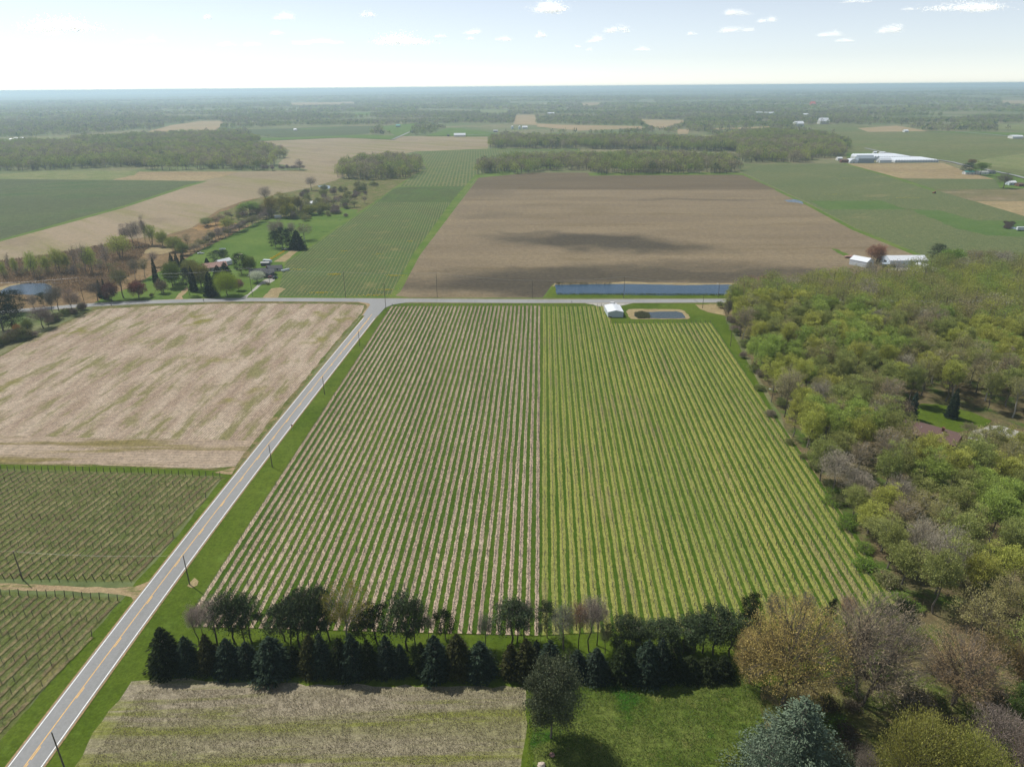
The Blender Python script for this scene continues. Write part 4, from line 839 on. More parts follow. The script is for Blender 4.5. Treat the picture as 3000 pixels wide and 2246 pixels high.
# single trees of the foreground
plantpx('pinebig', 1614, 2160, 1962, 126, (0.105, 0.125, 0.068), 'lone tall pine standing on the foreground lawn beside the brown field', rz=1.0)
FT = [('golden', 2292, 2065, 1765, 280, C_GOLD, 'large golden-leafed maple at the end of the windbreak', 0), ('golden', 2195, 2000, 1835, 120, C_GOLD, 'smaller golden tree leaning out beside the large golden maple', 1),
      ('bigbare', 2522, 2060, 1772, 300, (0.40, 0.315, 0.22), 'large bare pinkish-brown tree with pale limbs, right of the golden maple', 0), ('bigbare', 2787, 2060, 1868, 235, C_RUST, 'broad rust-coloured tree with fine twigs, near the wood corner', 1),
      ('golden', 2985, 2050, 1880, 120, (0.24, 0.18, 0.07), 'golden-brown tree at the right edge above the hollow', 0), ('woodthin', 2870, 2010, 1850, 130, (0.20, 0.16, 0.06), 'small tan tree behind the rust-coloured tree', 1),
      ('pine', 2590, 1825, 1774, 48, D, 'left one of two small dark pines at the far vineyard corner', 0), ('pine', 2632, 1858, 1768, 62, D, 'right one of two small dark pines at the far vineyard corner', 1), ('pine', 2418, 1850, 1752, 26, D, 'small dark pine poking out between the golden and bare trees', 2),
      ('pine', 2190, 1838, 1740, 44, D, 'dark pine just left of the golden maple', 3),
      ('yellowbush', 2660, 2360, 2105, 225, C_YG, 'bright yellow-green budding tree at the bottom edge', 0), ('yellowbush', 2800, 2420, 2165, 200, C_YG, 'lower yellow-green budding tree, right of the brightest one', 1),
      ('bluespruce', 2305, 2330, 2045, 330, (0.14, 0.19, 0.125), 'big silvery blue-green spruce at the bottom edge', 0), ('pinefull', 2215, 2420, 2170, 130, (0.17, 0.22, 0.15), 'lower left silvery pine at the bottom edge', 0),
      ('round', 2440, 2330, 2195, 85, (0.16, 0.19, 0.11), 'small pale grey-green tree between pine and yellow tree', 0), ('bare', 2520, 2300, 2190, 70, C_GREYB, 'bare brown shrub-like tree behind the yellow-green tree', 0),
      ('bare', 2255, 1830, 1738, 50, C_TWIG, 'thin bare tree top behind the golden maple, left one', 1), ('bare', 2355, 1835, 1735, 45, C_TWIG, 'thin bare tree top behind the golden maple, right one', 2), ('deadpine', 2470, 1850, 1745, 50, C_REDB, 'small reddish bare tree behind the big bare tree', 0),
      ('woodthin', 2650, 2130, 2010, 120, (0.12, 0.10, 0.06), 'low brown tree below the big bare tree', 0), ('bare', 2900, 2230, 2080, 130, C_GREYB, 'dim bare tree in the hollow at the lower right', 2), ('wood', 2990, 2150, 1990, 120, (0.13, 0.20, 0.05), 'fresh green low tree at the lower right edge', 1),
      ('bare', 2990, 2330, 2150, 130, C_TWIG, 'bare twiggy tree in the lower right corner', 1)]
for kind, bx, by, ty, wd, c, lab, vr in FT: plantpx(kind, bx, by, ty, wd, c, lab, variant=vr)
# undergrowth in the hollow, each bush by itself
r0 = random.Random(3)
for k in range(46):
    px = r0.uniform(2300, 3060); py = r0.uniform(1960, 2330)
    if px < 2450 and py > 2100: continue
    b = at(px, py); c = r0.choice([(0.09, 0.13, 0.03), (0.13, 0.11, 0.07), (0.15, 0.12, 0.09), (0.10, 0.17, 0.03)])
    plant('shrub', b.x, b.y, r0.uniform(1.5, 3.8), r0.uniform(3, 6.5), c, 'brown and green undergrowth bush in the hollow under the big bare trees', 'undergrowth bushes in the hollow')

# ---------------------------------------------------------------- trees round the houses and the marsh (left, beyond the cross road)
z7 = lambda x, y: (500 + x / 4.424, 650 + y / 4.424); z4 = lambda x, y: (x / 2.208, 650 + y / 2.208); z6 = lambda x, y: (x / 4.14, 650 + y / 4.14); z1 = lambda x, y: (x / 2.208, y / 2.208)
z2 = lambda x, y: (1000 + x / 2.208, y / 2.208); z3 = lambda x, y: (2000 + x / 2.208, y / 2.208); z5 = lambda x, y: (1000 + x / 2.208, 650 + y / 2.208); zr = lambda x, y: (2000 + x / 2.208, 650 + y / 2.208)
S7, S4, S6 = 4.424, 2.208, 4.14
DK = (0.022, 0.040, 0.022)
YT = [('spruce', z7, S7, 305, 900, 570, 120, DK, 'tall dark spruce by the left driveway'), ('pine', z7, S7, 245, 950, 600, 105, (0.063, 0.070, 0.056), 'grey-green pine at the mouth of the left driveway'), ('round', z7, S7, 30, 845, 535, 230, (0.119, 0.161, 0.035), 'big round olive tree left of the left driveway'),
      ('round', z7, S7, 395, 850, 525, 260, (0.210, 0.203, 0.056), 'olive-brown round tree in front of the red-brown roof'), ('round', z7, S7, 275, 760, 480, 210, (0.224, 0.224, 0.070), 'pale olive tree behind the tall dark spruce'), ('spruce', z7, S7, 530, 965, 640, 200, DK, 'dark spruce left of the bright yellow-green tree'),
      ('spruce', z7, S7, 730, 800, 520, 230, DK, 'broad dark spruce between the two houses'), ('spruce', z7, S7, 620, 740, 560, 160, DK, 'dark spruce beside the red-brown roof'), ('yellowbush', z7, S7, 740, 960, 640, 320, (0.280, 0.350, 0.042), 'bright yellow-green round tree on the roadside lawn'),
      ('round', z7, S7, 885, 890, 740, 135, (0.280, 0.140, 0.126), 'small pink-brown tree beside the yellow-green tree'), ('pinefull', z7, S7, 920, 675, 415, 170, DK, 'dark fir left of the grey-roofed house'), ('round', z7, S7, 1030, 680, 440, 180, (0.119, 0.154, 0.035), 'dark olive tree left of the grey-roofed house'),
      ('round', z7, S7, 1125, 785, 632, 195, (0.572, 0.598, 0.468), 'white flowering tree in front of the grey-roofed house'), ('pinefull', z7, S7, 610, 500, 370, 180, DK, 'broad dark pine behind the red-brown roof'), ('pinefull', z7, S7, 700, 480, 375, 115, DK, 'dark pine at the right of the group behind the red-brown roof'),
      ('spruce', z7, S7, 470, 530, 462, 65, DK, 'small dark spruce left of the red-brown roof'), ('pinefull', z7, S7, 1365, 335, 125, 160, DK, 'leftmost dark pine of the clump on the lawn'), ('pinefull', z7, S7, 1445, 345, 85, 180, DK, 'tallest dark pine of the clump on the lawn'), ('pinefull', z7, S7, 1545, 340, 90, 130, DK, 'narrow dark pine in the middle of the clump'),
      ('spruce', z7, S7, 1650, 355, 105, 240, DK, 'rightmost dark spruce of the clump on the lawn'), ('bare', z7, S7, 1350, 250, -20, 140, C_GREYB, 'bare tree behind the pine clump, left one'), ('bare', z7, S7, 1440, 230, -40, 120, C_GREYB, 'bare tree behind the pine clump, middle one'), ('woodthin', z7, S7, 1730, 235, 28, 240, (0.238, 0.238, 0.112), 'pale olive tree behind the pine clump'),
      ('bare', z7, S7, 1580, 230, 0, 110, C_GREYB, 'slender bare tree behind the pine clump'), ('shrub', z7, S7, 1262, 815, 785, 55, (0.196, 0.196, 0.070), 'small round shrub by the house driveway'), ('shrub', z7, S7, 492, 955, 925, 45, C_G1, 'small green bush at the roadside'),
      ('woodthin', z4, S4, 800, 492, 285, 140, (0.196, 0.203, 0.084), 'tall grey-olive tree on the lawn left of the houses'), ('round', z4, S4, 900, 495, 378, 112, (0.168, 0.063, 0.056), 'dark red tree on the roadside lawn'), ('round', z4, S4, 725, 512, 390, 95, (0.154, 0.077, 0.070), 'dull red tree left of the tall grey-olive tree'),
      ('bare', z4, S4, 635, 515, 388, 110, (0.112, 0.098, 0.084), 'dark bare tree at the roadside by the marsh'), ('spruce', z4, S4, 690, 500, 365, 42, DK, 'narrow dark spruce by the roadside, right one'), ('spruce', z4, S4, 655, 490, 372, 42, DK, 'narrow dark spruce by the roadside, left one'), ('round', z4, S4, 1130, 395, 250, 90, (0.210, 0.238, 0.070), 'pale green tree behind the big round olive tree'),
      ('spruce', z4, S4, 1015, 400, 228, 48, DK, 'slim dark spruce left of the big olive tree'), ('spruce', z4, S4, 1115, 290, 200, 46, DK, 'dark spruce of the row behind the houses, first'), ('spruce', z4, S4, 1150, 295, 202, 46, DK, 'dark spruce of the row behind the houses, second'), ('spruce', z4, S4, 1190, 300, 200, 50, DK, 'dark spruce of the row behind the houses, third'),
      ('shrub', z6, S6, 1970, 865, 700, 150, (0.210, 0.168, 0.112), 'rounded brown shrub beside a utility pole'), ('shrub', z6, S6, 1843, 912, 865, 62, (0.140, 0.126, 0.056), 'small clipped round bush on the roadside lawn'), ('woodthin', z4, S4, 880, 375, 235, 80, (0.196, 0.168, 0.112), 'brown-olive tree at the marsh edge, left one'), ('woodthin', z4, S4, 940, 365, 235, 90, (0.238, 0.210, 0.112), 'brown-olive tree at the marsh edge, right one'),
      ('bare', z4, S4, 1000, 290, 190, 60, C_GREYB, 'bare grey tree at the marsh edge'), ('willow', z4, S4, 785, 238, 82, 150, (0.350, 0.392, 0.084), 'big yellow-green willow on the marsh'),
      ('willow', z4, S4, 30, 365, 250, 42, C_SPR, 'slim budding tree on the marsh, at the left edge'), ('willow', z4, S4, 110, 350, 225, 46, C_SPR, 'slim budding tree on the marsh, second from the left edge'), ('tallthin', z4, S4, 70, 330, 190, 34, C_TWIG, 'bare slim marsh tree near the left edge'), ('willow', z4, S4, 225, 365, 188, 80, C_SPR, 'tall budding marsh tree left of the yellow-green group'),
      ('willow', z4, S4, 310, 345, 205, 70, C_SPR, 'budding marsh tree above the pond'), ('willow', z4, S4, 385, 335, 165, 85, (0.350, 0.378, 0.084), 'yellow-green marsh tree, left one of a pair'), ('willow', z4, S4, 440, 335, 185, 70, (0.350, 0.378, 0.084), 'yellow-green marsh tree, right one of a pair'), ('tallthin', z4, S4, 560, 340, 120, 80, C_GREYB, 'tall bare leaning tree on the marsh'), ('willow', z4, S4, 595, 335, 150, 90, C_SPR, 'budding tree beside the tall bare marsh tree'),
      ('tallthin', z4, S4, 705, 335, 110, 70, C_GREYB, 'bare leaning tree left of the big willow'), ('tallthin', z4, S4, 500, 335, 140, 60, C_TWIG, 'bare thin tree in the middle of the marsh row'),
      ('bare', z4, S4, 820, 165, 15, 70, C_GREYB, 'bare tall tree in the grey clump by the tan field, first'), ('bare', z4, S4, 865, 165, 0, 70, C_GREYB, 'bare tall tree in the grey clump by the tan field, second'), ('bare', z4, S4, 900, 160, -10, 60, C_GREYB, 'bare tall tree in the grey clump by the tan field, third'), ('bare', z4, S4, 945, 150, -40, 50, C_GREYB, 'tallest bare tree of the grey clump by the tan field'),
      ('willow', z4, S4, 985, 150, 12, 80, C_SPR, 'yellow-green tree at the right of the grey bare clump'), ('round', z4, S4, 1055, 160, 55, 80, (0.280, 0.301, 0.077), 'yellow-green round tree right of the grey clump'), ('round', z4, S4, 1135, 190, 95, 110, (0.238, 0.266, 0.070), 'green round tree beside the pale wet hollow'), ('round', z4, S4, 1185, 215, 130, 80, (0.182, 0.224, 0.056), 'darker green tree at the lawn corner'),
      ('tallthin', z4, S4, 1215, 165, 65, 60, (0.308, 0.280, 0.154), 'slim bare tree above the lawn corner'), ('bare', z4, S4, 1415, 105, 30, 60, C_GREYB, 'small bare tree at the lawn edge'),
      ('willow', z1, S4, 1340, 1462, 1405, 90, (0.210, 0.266, 0.084), 'low green willow bush in the tan field corner'), ('willow', z1, S4, 1480, 1500, 1400, 110, (0.280, 0.308, 0.077), 'yellow-green willow at the end of the hedgerow'), ('wood', z1, S4, 1620, 1385, 1300, 170, (0.210, 0.294, 0.084), 'broad green tree above the hedgerow'), ('wood', z1, S4, 1760, 1405, 1265, 110, (0.266, 0.224, 0.070), 'olive-brown tree near the small pools, left one'),
      ('wood', z1, S4, 1850, 1400, 1250, 150, (0.252, 0.238, 0.070), 'olive-brown tree near the small pools, right one'), ('round', z1, S4, 1865, 1410, 1310, 90, (0.336, 0.308, 0.056), 'yellow tree in front of the olive-brown trees'), ('wood', z1, S4, 1930, 1385, 1260, 90, (0.224, 0.196, 0.084), 'brown-green tree beside the white field shed'), ('round', z1, S4, 2005, 1390, 1322, 100, (0.266, 0.280, 0.070), 'yellow-green tree at the top of the lawn'),
      ('round', z1, S4, 2080, 1380, 1310, 80, (0.266, 0.280, 0.084), 'yellow-green tree at the upper lawn edge'), ('bare', z1, S4, 1720, 1312, 1205, 85, C_GREYB, 'bare tree standing in the tan field edge'), ('bare', z1, S4, 2015, 1232, 1140, 72, C_GREYB, 'bare tree beside the small pool'), ('bare', z1, S4, 1940, 1102, 1030, 60, C_GREYB, 'bare tree at the end of the far field hedge'),
      ('pinefull', z6, S6, 40, 1330, 850, 330, DK, 'huge dark pine at the left edge of the picture'), ('pinefull', z6, S6, 170, 1300, 1000, 230, DK, 'dark pine in front of the huge one at the left edge'), ('pinefull', z6, S6, 215, 1100, 830, 200, DK, 'dark pine beside the marsh pond'), ('bare', z6, S6, 525, 1285, 1020, 260, (0.238, 0.182, 0.168), 'broad bare brownish tree at the field corner'),
      ('bare', z6, S6, 590, 1270, 1060, 140, (0.224, 0.182, 0.168), 'smaller bare tree beside the broad bare one'), ('bare', z6, S6, 715, 1085, 740, 230, (0.168, 0.154, 0.126), 'tall dark bare tree by the road bend'), ('bare', z6, S6, 882, 1115, 800, 170, (0.294, 0.210, 0.168), 'reddish bare tree by the road bend'), ('bare', z6, S6, 957, 1085, 850, 110, C_GREYB, 'slim bare tree by the road bend'), ('pine', z6, S6, 545, 1040, 865, 120, (0.056, 0.077, 0.042), 'dark thin pine below the marsh pond'),
      ('bare', z6, S6, 420, 1070, 880, 130, C_GREYB, 'bare tree below the marsh pond'), ('round', z6, S6, 232, 1395, 1238, 100, (0.350, 0.196, 0.056), 'orange-brown bush at the field edge'), ('round', z6, S6, 350, 1345, 1175, 130, (0.182, 0.224, 0.070), 'green bush at the field edge'), ('bare', z6, S6, 640, 1100, 850, 130, (0.168, 0.154, 0.126), 'dark bare tree left of the tall dark one')]
for i, (kind, z, s, x, by, ty, wd, c, lab) in enumerate(YT):
    bx, b = z(x, by); plantpx(kind, bx, b, z(x, ty)[1], wd / s, c, lab, variant=i)
# bushes: field corner at far left, lawn hedgerow, scrub by the pools
def bushes(n, pts, jx, jy, h, wd, cols, label, group, kind='shrub', seed=1, inside=None):
    r = random.Random(seed); P = W(pts); P = [Vector(p) for p in P]; Ls = [(b - a).length for a, b in zip(P, P[1:])]; T = sum(Ls)
    for k in range(n):
        s = (k + r.random()) / n * T; i = 0
        while s > Ls[i] and i < len(Ls) - 1: s -= Ls[i]; i += 1
        p = P[i].lerp(P[i + 1], min(s / Ls[i], 1)); hh = r.uniform(*h)
        plant(kind, p.x + r.uniform(-jx, jx), p.y + r.uniform(-jy, jy), hh, r.uniform(*wd), r.choice(cols), label, group)
BR1 = [(0.210, 0.168, 0.140), (0.182, 0.168, 0.084), (0.140, 0.168, 0.056)]
bushes(16, [z6(40, 1500), z6(120, 1450), z6(330, 1400)], 4, 5, (3, 7), (5, 9), BR1, 'brown-green bush at the stubble field corner below the dark pines', 'bushes at the field corner', seed=2)
bushes(12, [z6(600, 1240), z6(800, 1140), z6(1020, 1050)], 3, 3, (2, 5), (4, 7), BR1, 'low bush between stubble field and road bend', 'bushes by the road bend', seed=3)
bushes(40, [z4(1245, 200), z4(1330, 165), z4(1420, 105), z4(1560, 60), z4(1680, -5), z4(1760, -40)], 3, 6, (6, 10), (7, 11), [(0.210, 0.168, 0.154), (0.238, 0.203, 0.154), (0.217, 0.217, 0.084)], 'grey-brown thicket bush in the hedgerow along the bright lawn', 'hedgerow bushes along the lawn', 'woodthin', 4)
bushes(95, [(720, 640), (800, 615), (870, 640), (930, 605), (1000, 590), (1060, 560), (1100, 545), (900, 575), (950, 640), (1030, 610)], 16, 26, (3, 9), (5, 11), [(0.238, 0.252, 0.098), (0.210, 0.168, 0.140), (0.280, 0.280, 0.112), (0.168, 0.182, 0.084)], 'scrub bush in the rough ground between lawn and round wood', 'scrub bushes in the rough ground', seed=5)
bushes(34, [z1(1560, 1370), z1(1720, 1390), z1(1880, 1360), z1(2040, 1340), z1(2208, 1330), z2(150, 1330)], 8, 22, (7, 12), (8, 13), [(0.27, 0.28, 0.09), (0.24, 0.20, 0.12), (0.21, 0.24, 0.09), (0.26, 0.21, 0.15)], 'mixed olive and brown tree in the belt above the bright lawn', 'mixed trees above the lawn', 'woodthin', 12)
bushes(14, [z1(1300, 1480), z1(1420, 1440), z1(1560, 1400)], 5, 8, (5, 9), (6, 10), [(0.24, 0.26, 0.10), (0.26, 0.21, 0.14)], 'olive thicket tree at the tan field corner', 'thicket trees at the tan field corner', 'woodthin', 13)
bushes(22, [z1(1700, 1100), z1(1760, 1105), z1(1960, 1100)], 6, 5, (6, 11), (5, 9), [C_GREYB, (0.210, 0.168, 0.154)], 'small bare tree in the hedge between the tan fields', 'bare trees in the field hedge', 'bare', 6)
bushes(30, [z4(0, 340), z4(240, 345), z4(480, 335), z4(720, 300)], 7, 9, (4, 9), (4, 7), [C_TWIG, (0.280, 0.224, 0.126), (0.266, 0.266, 0.098)], 'thin bare marsh tree in the reddish reed bed', 'thin trees in the reed bed', 'tallthin', 7)
bushes(12, [(2122, 900), (2150, 960), (2185, 1020), (2240, 1130), (2290, 1240)], 4, 5, (2, 4.5), (4, 8), [(0.182, 0.224, 0.070), (0.238, 0.196, 0.154)], 'low bush on the edge between vineyard and wood', 'bushes on the wood edge', seed=8)
bushes(16, [(2330, 1300), (2400, 1420), (2500, 1580), (2600, 1720), (2700, 1830)], 3, 4, (1.5, 3.5), (4, 8), [(0.154, 0.238, 0.042), (0.196, 0.210, 0.084)], 'low green bush by the dirt track along the wood', 'bushes by the dirt track', seed=9)
bushes(7, [z3(2085, 1480), z3(2110, 1445), z3(2150, 1450)], 3, 3, (2, 3), (5, 8), [(0.126, 0.098, 0.084)], 'dark brush pile bush by the small pool in the green field', 'bushes by the field pool', seed=10)
RTZ = [('bare', z3, 2072, 1218, 1120, 105, (0.154, 0.140, 0.112), 'spreading bare tree left of the white farm shed'), ('wood', z3, 1925, 1135, 1040, 92, (0.196, 0.280, 0.056), 'round green tree beside the low white farmhouse'), ('pinefull', z3, 1848, 1125, 1058, 78, DK, 'dark conifer left of the round green farmhouse tree'), ('wood', z3, 1865, 1080, 1025, 60, (0.238, 0.182, 0.084), 'brown tree behind the farmhouse conifer'),
       ('pinefull', z3, 1640, 262, 0, 0, DK, ''), ]
for i, (kind, z, x, by, ty, wd, c, lab) in enumerate(RTZ[:4]):
    bx, b = z(x, by); plantpx(kind, bx, b, z(x, ty)[1], wd / 2.208, c, lab, variant=i)
for i, (kind, x, by, ty, wd, c, lab) in enumerate([('pinefull', 1640, 262, 148, 82, (0.042, 0.063, 0.035), 'dark oval cedar right of the white farm sheds'), ('round', 1740, 285, 175, 150, (0.168, 0.252, 0.049), 'round green tree right of the dark cedar'), ('willow', 1228, 262, 150, 105, (0.336, 0.182, 0.112), 'red-brown spreading tree between the white sheds, left stem'),
       ('willow', 1268, 262, 140, 90, (0.336, 0.182, 0.112), 'red-brown spreading tree between the white sheds, right stem'), ('woodthin', 1880, 290, 180, 130, (0.224, 0.182, 0.098), 'brown tree at the top of the wood beside the green one'), ('woodthin', 2010, 290, 178, 190, (0.238, 0.224, 0.098), 'broad olive-brown tree at the top of the wood'),
       ('bare', 430, 485, 350, 130, (0.308, 0.168, 0.126), 'dark red bare tree by the long pond, left one'), ('bare', 520, 470, 345, 130, (0.308, 0.168, 0.126), 'dark red bare tree by the long pond, right one'), ('willow', 330, 620, 430, 90, (0.280, 0.336, 0.084), 'pale green tree where the road meets the wood'), ('bare', 285, 660, 480, 60, (0.140, 0.126, 0.112), 'dark ivy-clad trunk where the road meets the wood'),
       ('spruce', 1475, 1275, 1095, 80, (0.056, 0.091, 0.070), 'narrow spruce at the left of the hidden lawn'), ('spruce', 1735, 1265, 1075, 88, (0.039, 0.063, 0.042), 'dark spruce in the middle of the hidden lawn'), ('round', 1370, 1290, 1150, 165, (0.308, 0.238, 0.168), 'rounded grey-brown tree at the end of the brown roof'), ('woodthin', 1840, 1380, 1300, 90, (0.266, 0.210, 0.154), 'bare brown tree beside the gravel drive'),
       ('barewhite', 1110, 1480, 1225, 110, (0.520, 0.507, 0.468), 'white-barked bare tree left of the brown roof'), ('barewhite', 2010, 640, 465, 250, (0.468, 0.429, 0.403), 'wide white-branched bare tree high in the wood')]):
    bx, b = zr(x, by); plantpx(kind, bx, b, zr(x, ty)[1], wd / 2.208, c, lab, variant=i)

# ---------------------------------------------------------------- the wood on the right
def project(x, y, z):
    x = np.asarray(x, float); y = np.asarray(y, float); z = np.asarray(z, float) - CH
    zc_ = y * math.cos(PITCH) - z * math.sin(PITCH); yc = y * math.sin(PITCH) + z * math.cos(PITCH)
    u = x / zc_; v = yc / zc_; c, s = math.cos(ROLL), math.sin(ROLL)
    return 1500 + FPX * (u * c - v * s), 1123 - FPX * (u * s + v * c)
WOODP = W([(2140, 905), (2150, 885), (2240, 868), (2330, 862), (2420, 850), (2600, 845), (2760, 820), (3060, 800), (3500, 830), (3900, 1300), (3700, 1900), (3100, 1990), (2850, 1900), (2700, 1800), (2640, 1740), (2540, 1620), (2450, 1500), (2370, 1370), (2310, 1260), (2250, 1150), (2185, 1040), (2150, 960)])
HOLES = [W([(2600, 1235), (2650, 1188), (2700, 1170), (2860, 1192), (3000, 1238), (3300, 1300), (3300, 1360), (3000, 1375), (2900, 1360), (2790, 1385), (2610, 1320)])]
r = np.random.default_rng(5); xs = [p[0] for p in WOODP]; ysw = [p[1] for p in WOODP]
cand = np.stack([r.uniform(min(xs), min(max(xs), 430), 60000), r.uniform(min(ysw), max(ysw), 60000)], -1); ok = inpoly(cand[:, 0], cand[:, 1], WOODP)
for h in HOLES: ok &= ~inpoly(cand[:, 0], cand[:, 1], h)
px_, py_ = project(cand[:, 0], cand[:, 1], 12.0); ok &= (px_ < 3080) & (py_ < 2330)
cand = cand[ok]; keep = []; grid = {}; dmin = 7.7
for p in cand:
    gx, gy = int(p[0] // dmin), int(p[1] // dmin)
    if all((p[0] - q[0]) ** 2 + (p[1] - q[1]) ** 2 > dmin * dmin for a in (-1, 0, 1) for b in (-1, 0, 1) for q in grid.get((gx + a, gy + b), ())):
        grid.setdefault((gx, gy), []).append(p); keep.append(p)
keep = sorted(keep, key=lambda p: p[0] ** 2 + p[1] ** 2)
DBG = [len(keep)]
cls = [('wood', (0.33, 0.42, 0.10), 'fresh green'), ('wood', (0.44, 0.46, 0.11), 'yellow-green'), ('wood', (0.31, 0.34, 0.11), 'olive'), ('woodthin', (0.37, 0.35, 0.145), 'dull olive-brown'), ('woodthin', (0.36, 0.31, 0.19), 'grey-brown'), ('bare', (0.40, 0.36, 0.28), 'bare grey'), ('woodthin', (0.44, 0.31, 0.16), 'rust-brown')]
NWOOD = 270; stuffw = []
for k, p in enumerate(keep):
    n1 = float(vnoise(np.array([p[0] / 30.]), np.array([p[1] / 30.]), 21)[0]); u = RT.random()
    px, py = project(p[0], p[1], 15.0)
    q = 0.6 * n1 + 0.4 * u
    ci = 0 if q < .34 else 1 if q < .46 else 2 if q < .60 else 3 if q < .70 else 4 if q < .75 else 5 if q < .80 else 2 if q < .92 else 6
    kind, c, cn = cls[ci]; h = RT.uniform(15, 22) if py < 1700 else RT.uniform(14, 19)
    if py > 1350 and px < 2760 and px > 2500 and py < 1500: h = RT.uniform(11, 14)
    wd = RT.uniform(9, 13)
    if k < NWOOD:
        zone = ('by the lower vineyard corner' if py > 1600 else 'in front of the brown-roofed house' if py > 1290 and px > 2560 else 'along the middle of the vineyard edge' if py > 1150 and px < 2560 else 'just behind the hidden lawn' if py > 1000 and px > 2560 else 'in the middle of the wood' if py > 950 else 'at the far side of the wood')
        plant(kind, p[0], p[1], h, wd, c, f'{cn} tree of the right-hand wood, {zone}', f'{cn} trees {zone}')
    else: stuffw.append((p[0], p[1], h, wd, c))

# ---------------------------------------------------------------- far woods as one mass each
def lod(seed, H, Wd, low, n, L, flat=.7, trunk=True):
    r = np.random.default_rng(seed); k = max(8, n // 10)
    kk = np.arange(k) + .5; ph = np.arccos(1 - 2 * kk / k * .85); th = math.pi * (1 + 5 ** .5) * kk + seed
    D_ = np.stack([np.cos(th) * np.sin(ph), np.sin(th) * np.sin(ph), np.cos(ph)], -1) * r.uniform(.62, 1.0, (k, 1))
    C = np.repeat(D_, -(-n // k), 0)[:n] + r.normal(0, .16, (n, 3)); C = C * [Wd / 2, Wd / 2, H * (1 - low) / 2 * .9] + [0, 0, H * (1 + low) / 2]
    q = leafquads(r, C, L, L * .55, norm(C - [0, 0, H * .5]), .5)
    v = np.clip(.62 + .76 * (np.repeat(r.uniform(.1, .9, k), -(-n // k))[:n] * .65 + r.uniform(0, .35, n)), 0, 2)
    if trunk:
        t = tubes_np([((0, 0, 0), (r.normal(0, .3), r.normal(0, .3), H * .8), .34, .2)], 3); q = np.concatenate([q, t]); v = np.concatenate([v, np.full(len(t), -1.)])
    return q, v
def mass(name, label, cat, T, lods, floor=None):
    """T: rows x, y, z, height scale, width scale, r, g, b"""
    T = np.asarray(T, np.float32); r = np.random.default_rng(len(T)); Vs = []; Cs = []
    pick = r.integers(0, len(lods), len(T))
    for li, (q, v) in enumerate(lods):
        t = T[pick == li]
        if len(t) == 0: continue
        a = r.uniform(0, 6.283, len(t)); c, s = np.cos(a)[:, None, None], np.sin(a)[:, None, None]
        X = (q[None, :, :, 0] * c - q[None, :, :, 1] * s) * t[:, 4, None, None] + t[:, 0, None, None]
        Y = (q[None, :, :, 0] * s + q[None, :, :, 1] * c) * t[:, 4, None, None] + t[:, 1, None, None]
        Z = q[None, :, :, 2] * t[:, 3, None, None] + t[:, 2, None, None]
        Vs.append(np.stack([X, Y, Z], -1).reshape(-1, 3).astype(np.float32))
        col = np.where(v[None, :, None] < 0, np.array([.24, .21, .18])[None, None], t[:, None, 5:8] * np.abs(v)[None, :, None]); Cs.append(col.reshape(-1, 3).astype(np.float32))
    V = np.concatenate(Vs); Cc = np.concatenate(Cs)
    o = link(bpy.data.objects.new(name, qmesh(name, V, quads(len(V) // 4), M['canopy'], col=Cc))); tag(o, label, cat, None, 'stuff'); return o
L0 = [lod(s, 16, 11, .26, 1300, .55) for s in (1, 2, 3)]; L1 = [lod(s, 16, 11, .30, 170, 1.45) for s in (4, 5, 6, 7, 8, 9)]; L2 = [lod(s, 15, 12, .12, 40, 3.4) for s in (8, 9, 10, 11)]; L3 = [lod(s, 15, 22, 0, 26, 6.5, trunk=False) for s in (12, 13, 14)]; L4 = [lod(s, 14, 60, 0, 14, 15, trunk=False) for s in (15, 16)]
mass('woodland', 'rest of the right-hand wood, treetops running up to the white farm sheds', 'wood', [(x, y, 0, h / 16, wd / 11 * 1.08, *(q_ * .80 for q_ in c)) for x, y, h, wd, c in stuffw], L0) if stuffw else None
PAL = np.array([(0.296, 0.367, 0.100), (0.356, 0.393, 0.109), (0.273, 0.285, 0.120), (0.309, 0.273, 0.170), (0.356, 0.309, 0.200), (0.237, 0.296, 0.089), (0.404, 0.439, 0.120), (0.071, 0.119, 0.060)])
def fill(polys, sp, seed, kmax=400000, tw=None, hs=(.8, 1.15)):
    r = np.random.default_rng(seed); out = []
    for P in polys:
        P = W(P); x = [p[0] for p in P]; y = [p[1] for p in P]; n = int((max(x) - min(x)) * (max(y) - min(y)) / sp / sp)
        X = r.uniform(min(x), max(x), n); Y = r.uniform(min(y), max(y), n); k = inpoly(X, Y, P); out.append(np.stack([X[k], Y[k]], -1))
    XY = np.concatenate(out); return XY
def paint(XY, seed, hs=(.8, 1.15), pal=PAL, con=.012, scale=60):
    r = np.random.default_rng(seed); n = len(XY); q = vnoise(XY[:, 0] / scale, XY[:, 1] / scale, seed) * .62 + r.random(n) * .38
    idx = np.clip((q * 8).astype(int), 0, 6); idx = np.array([5, 0, 2, 1, 3, 4, 6])[idx]; idx[r.random(n) < con] = 7
    c = pal[idx] * r.uniform(.80, 1.22, (n, 1)); h = r.uniform(hs[0] * .85, hs[1], n)
    return np.concatenate([XY, np.zeros((n, 1)), h[:, None], r.uniform(.85, 1.2, n)[:, None], c], 1)
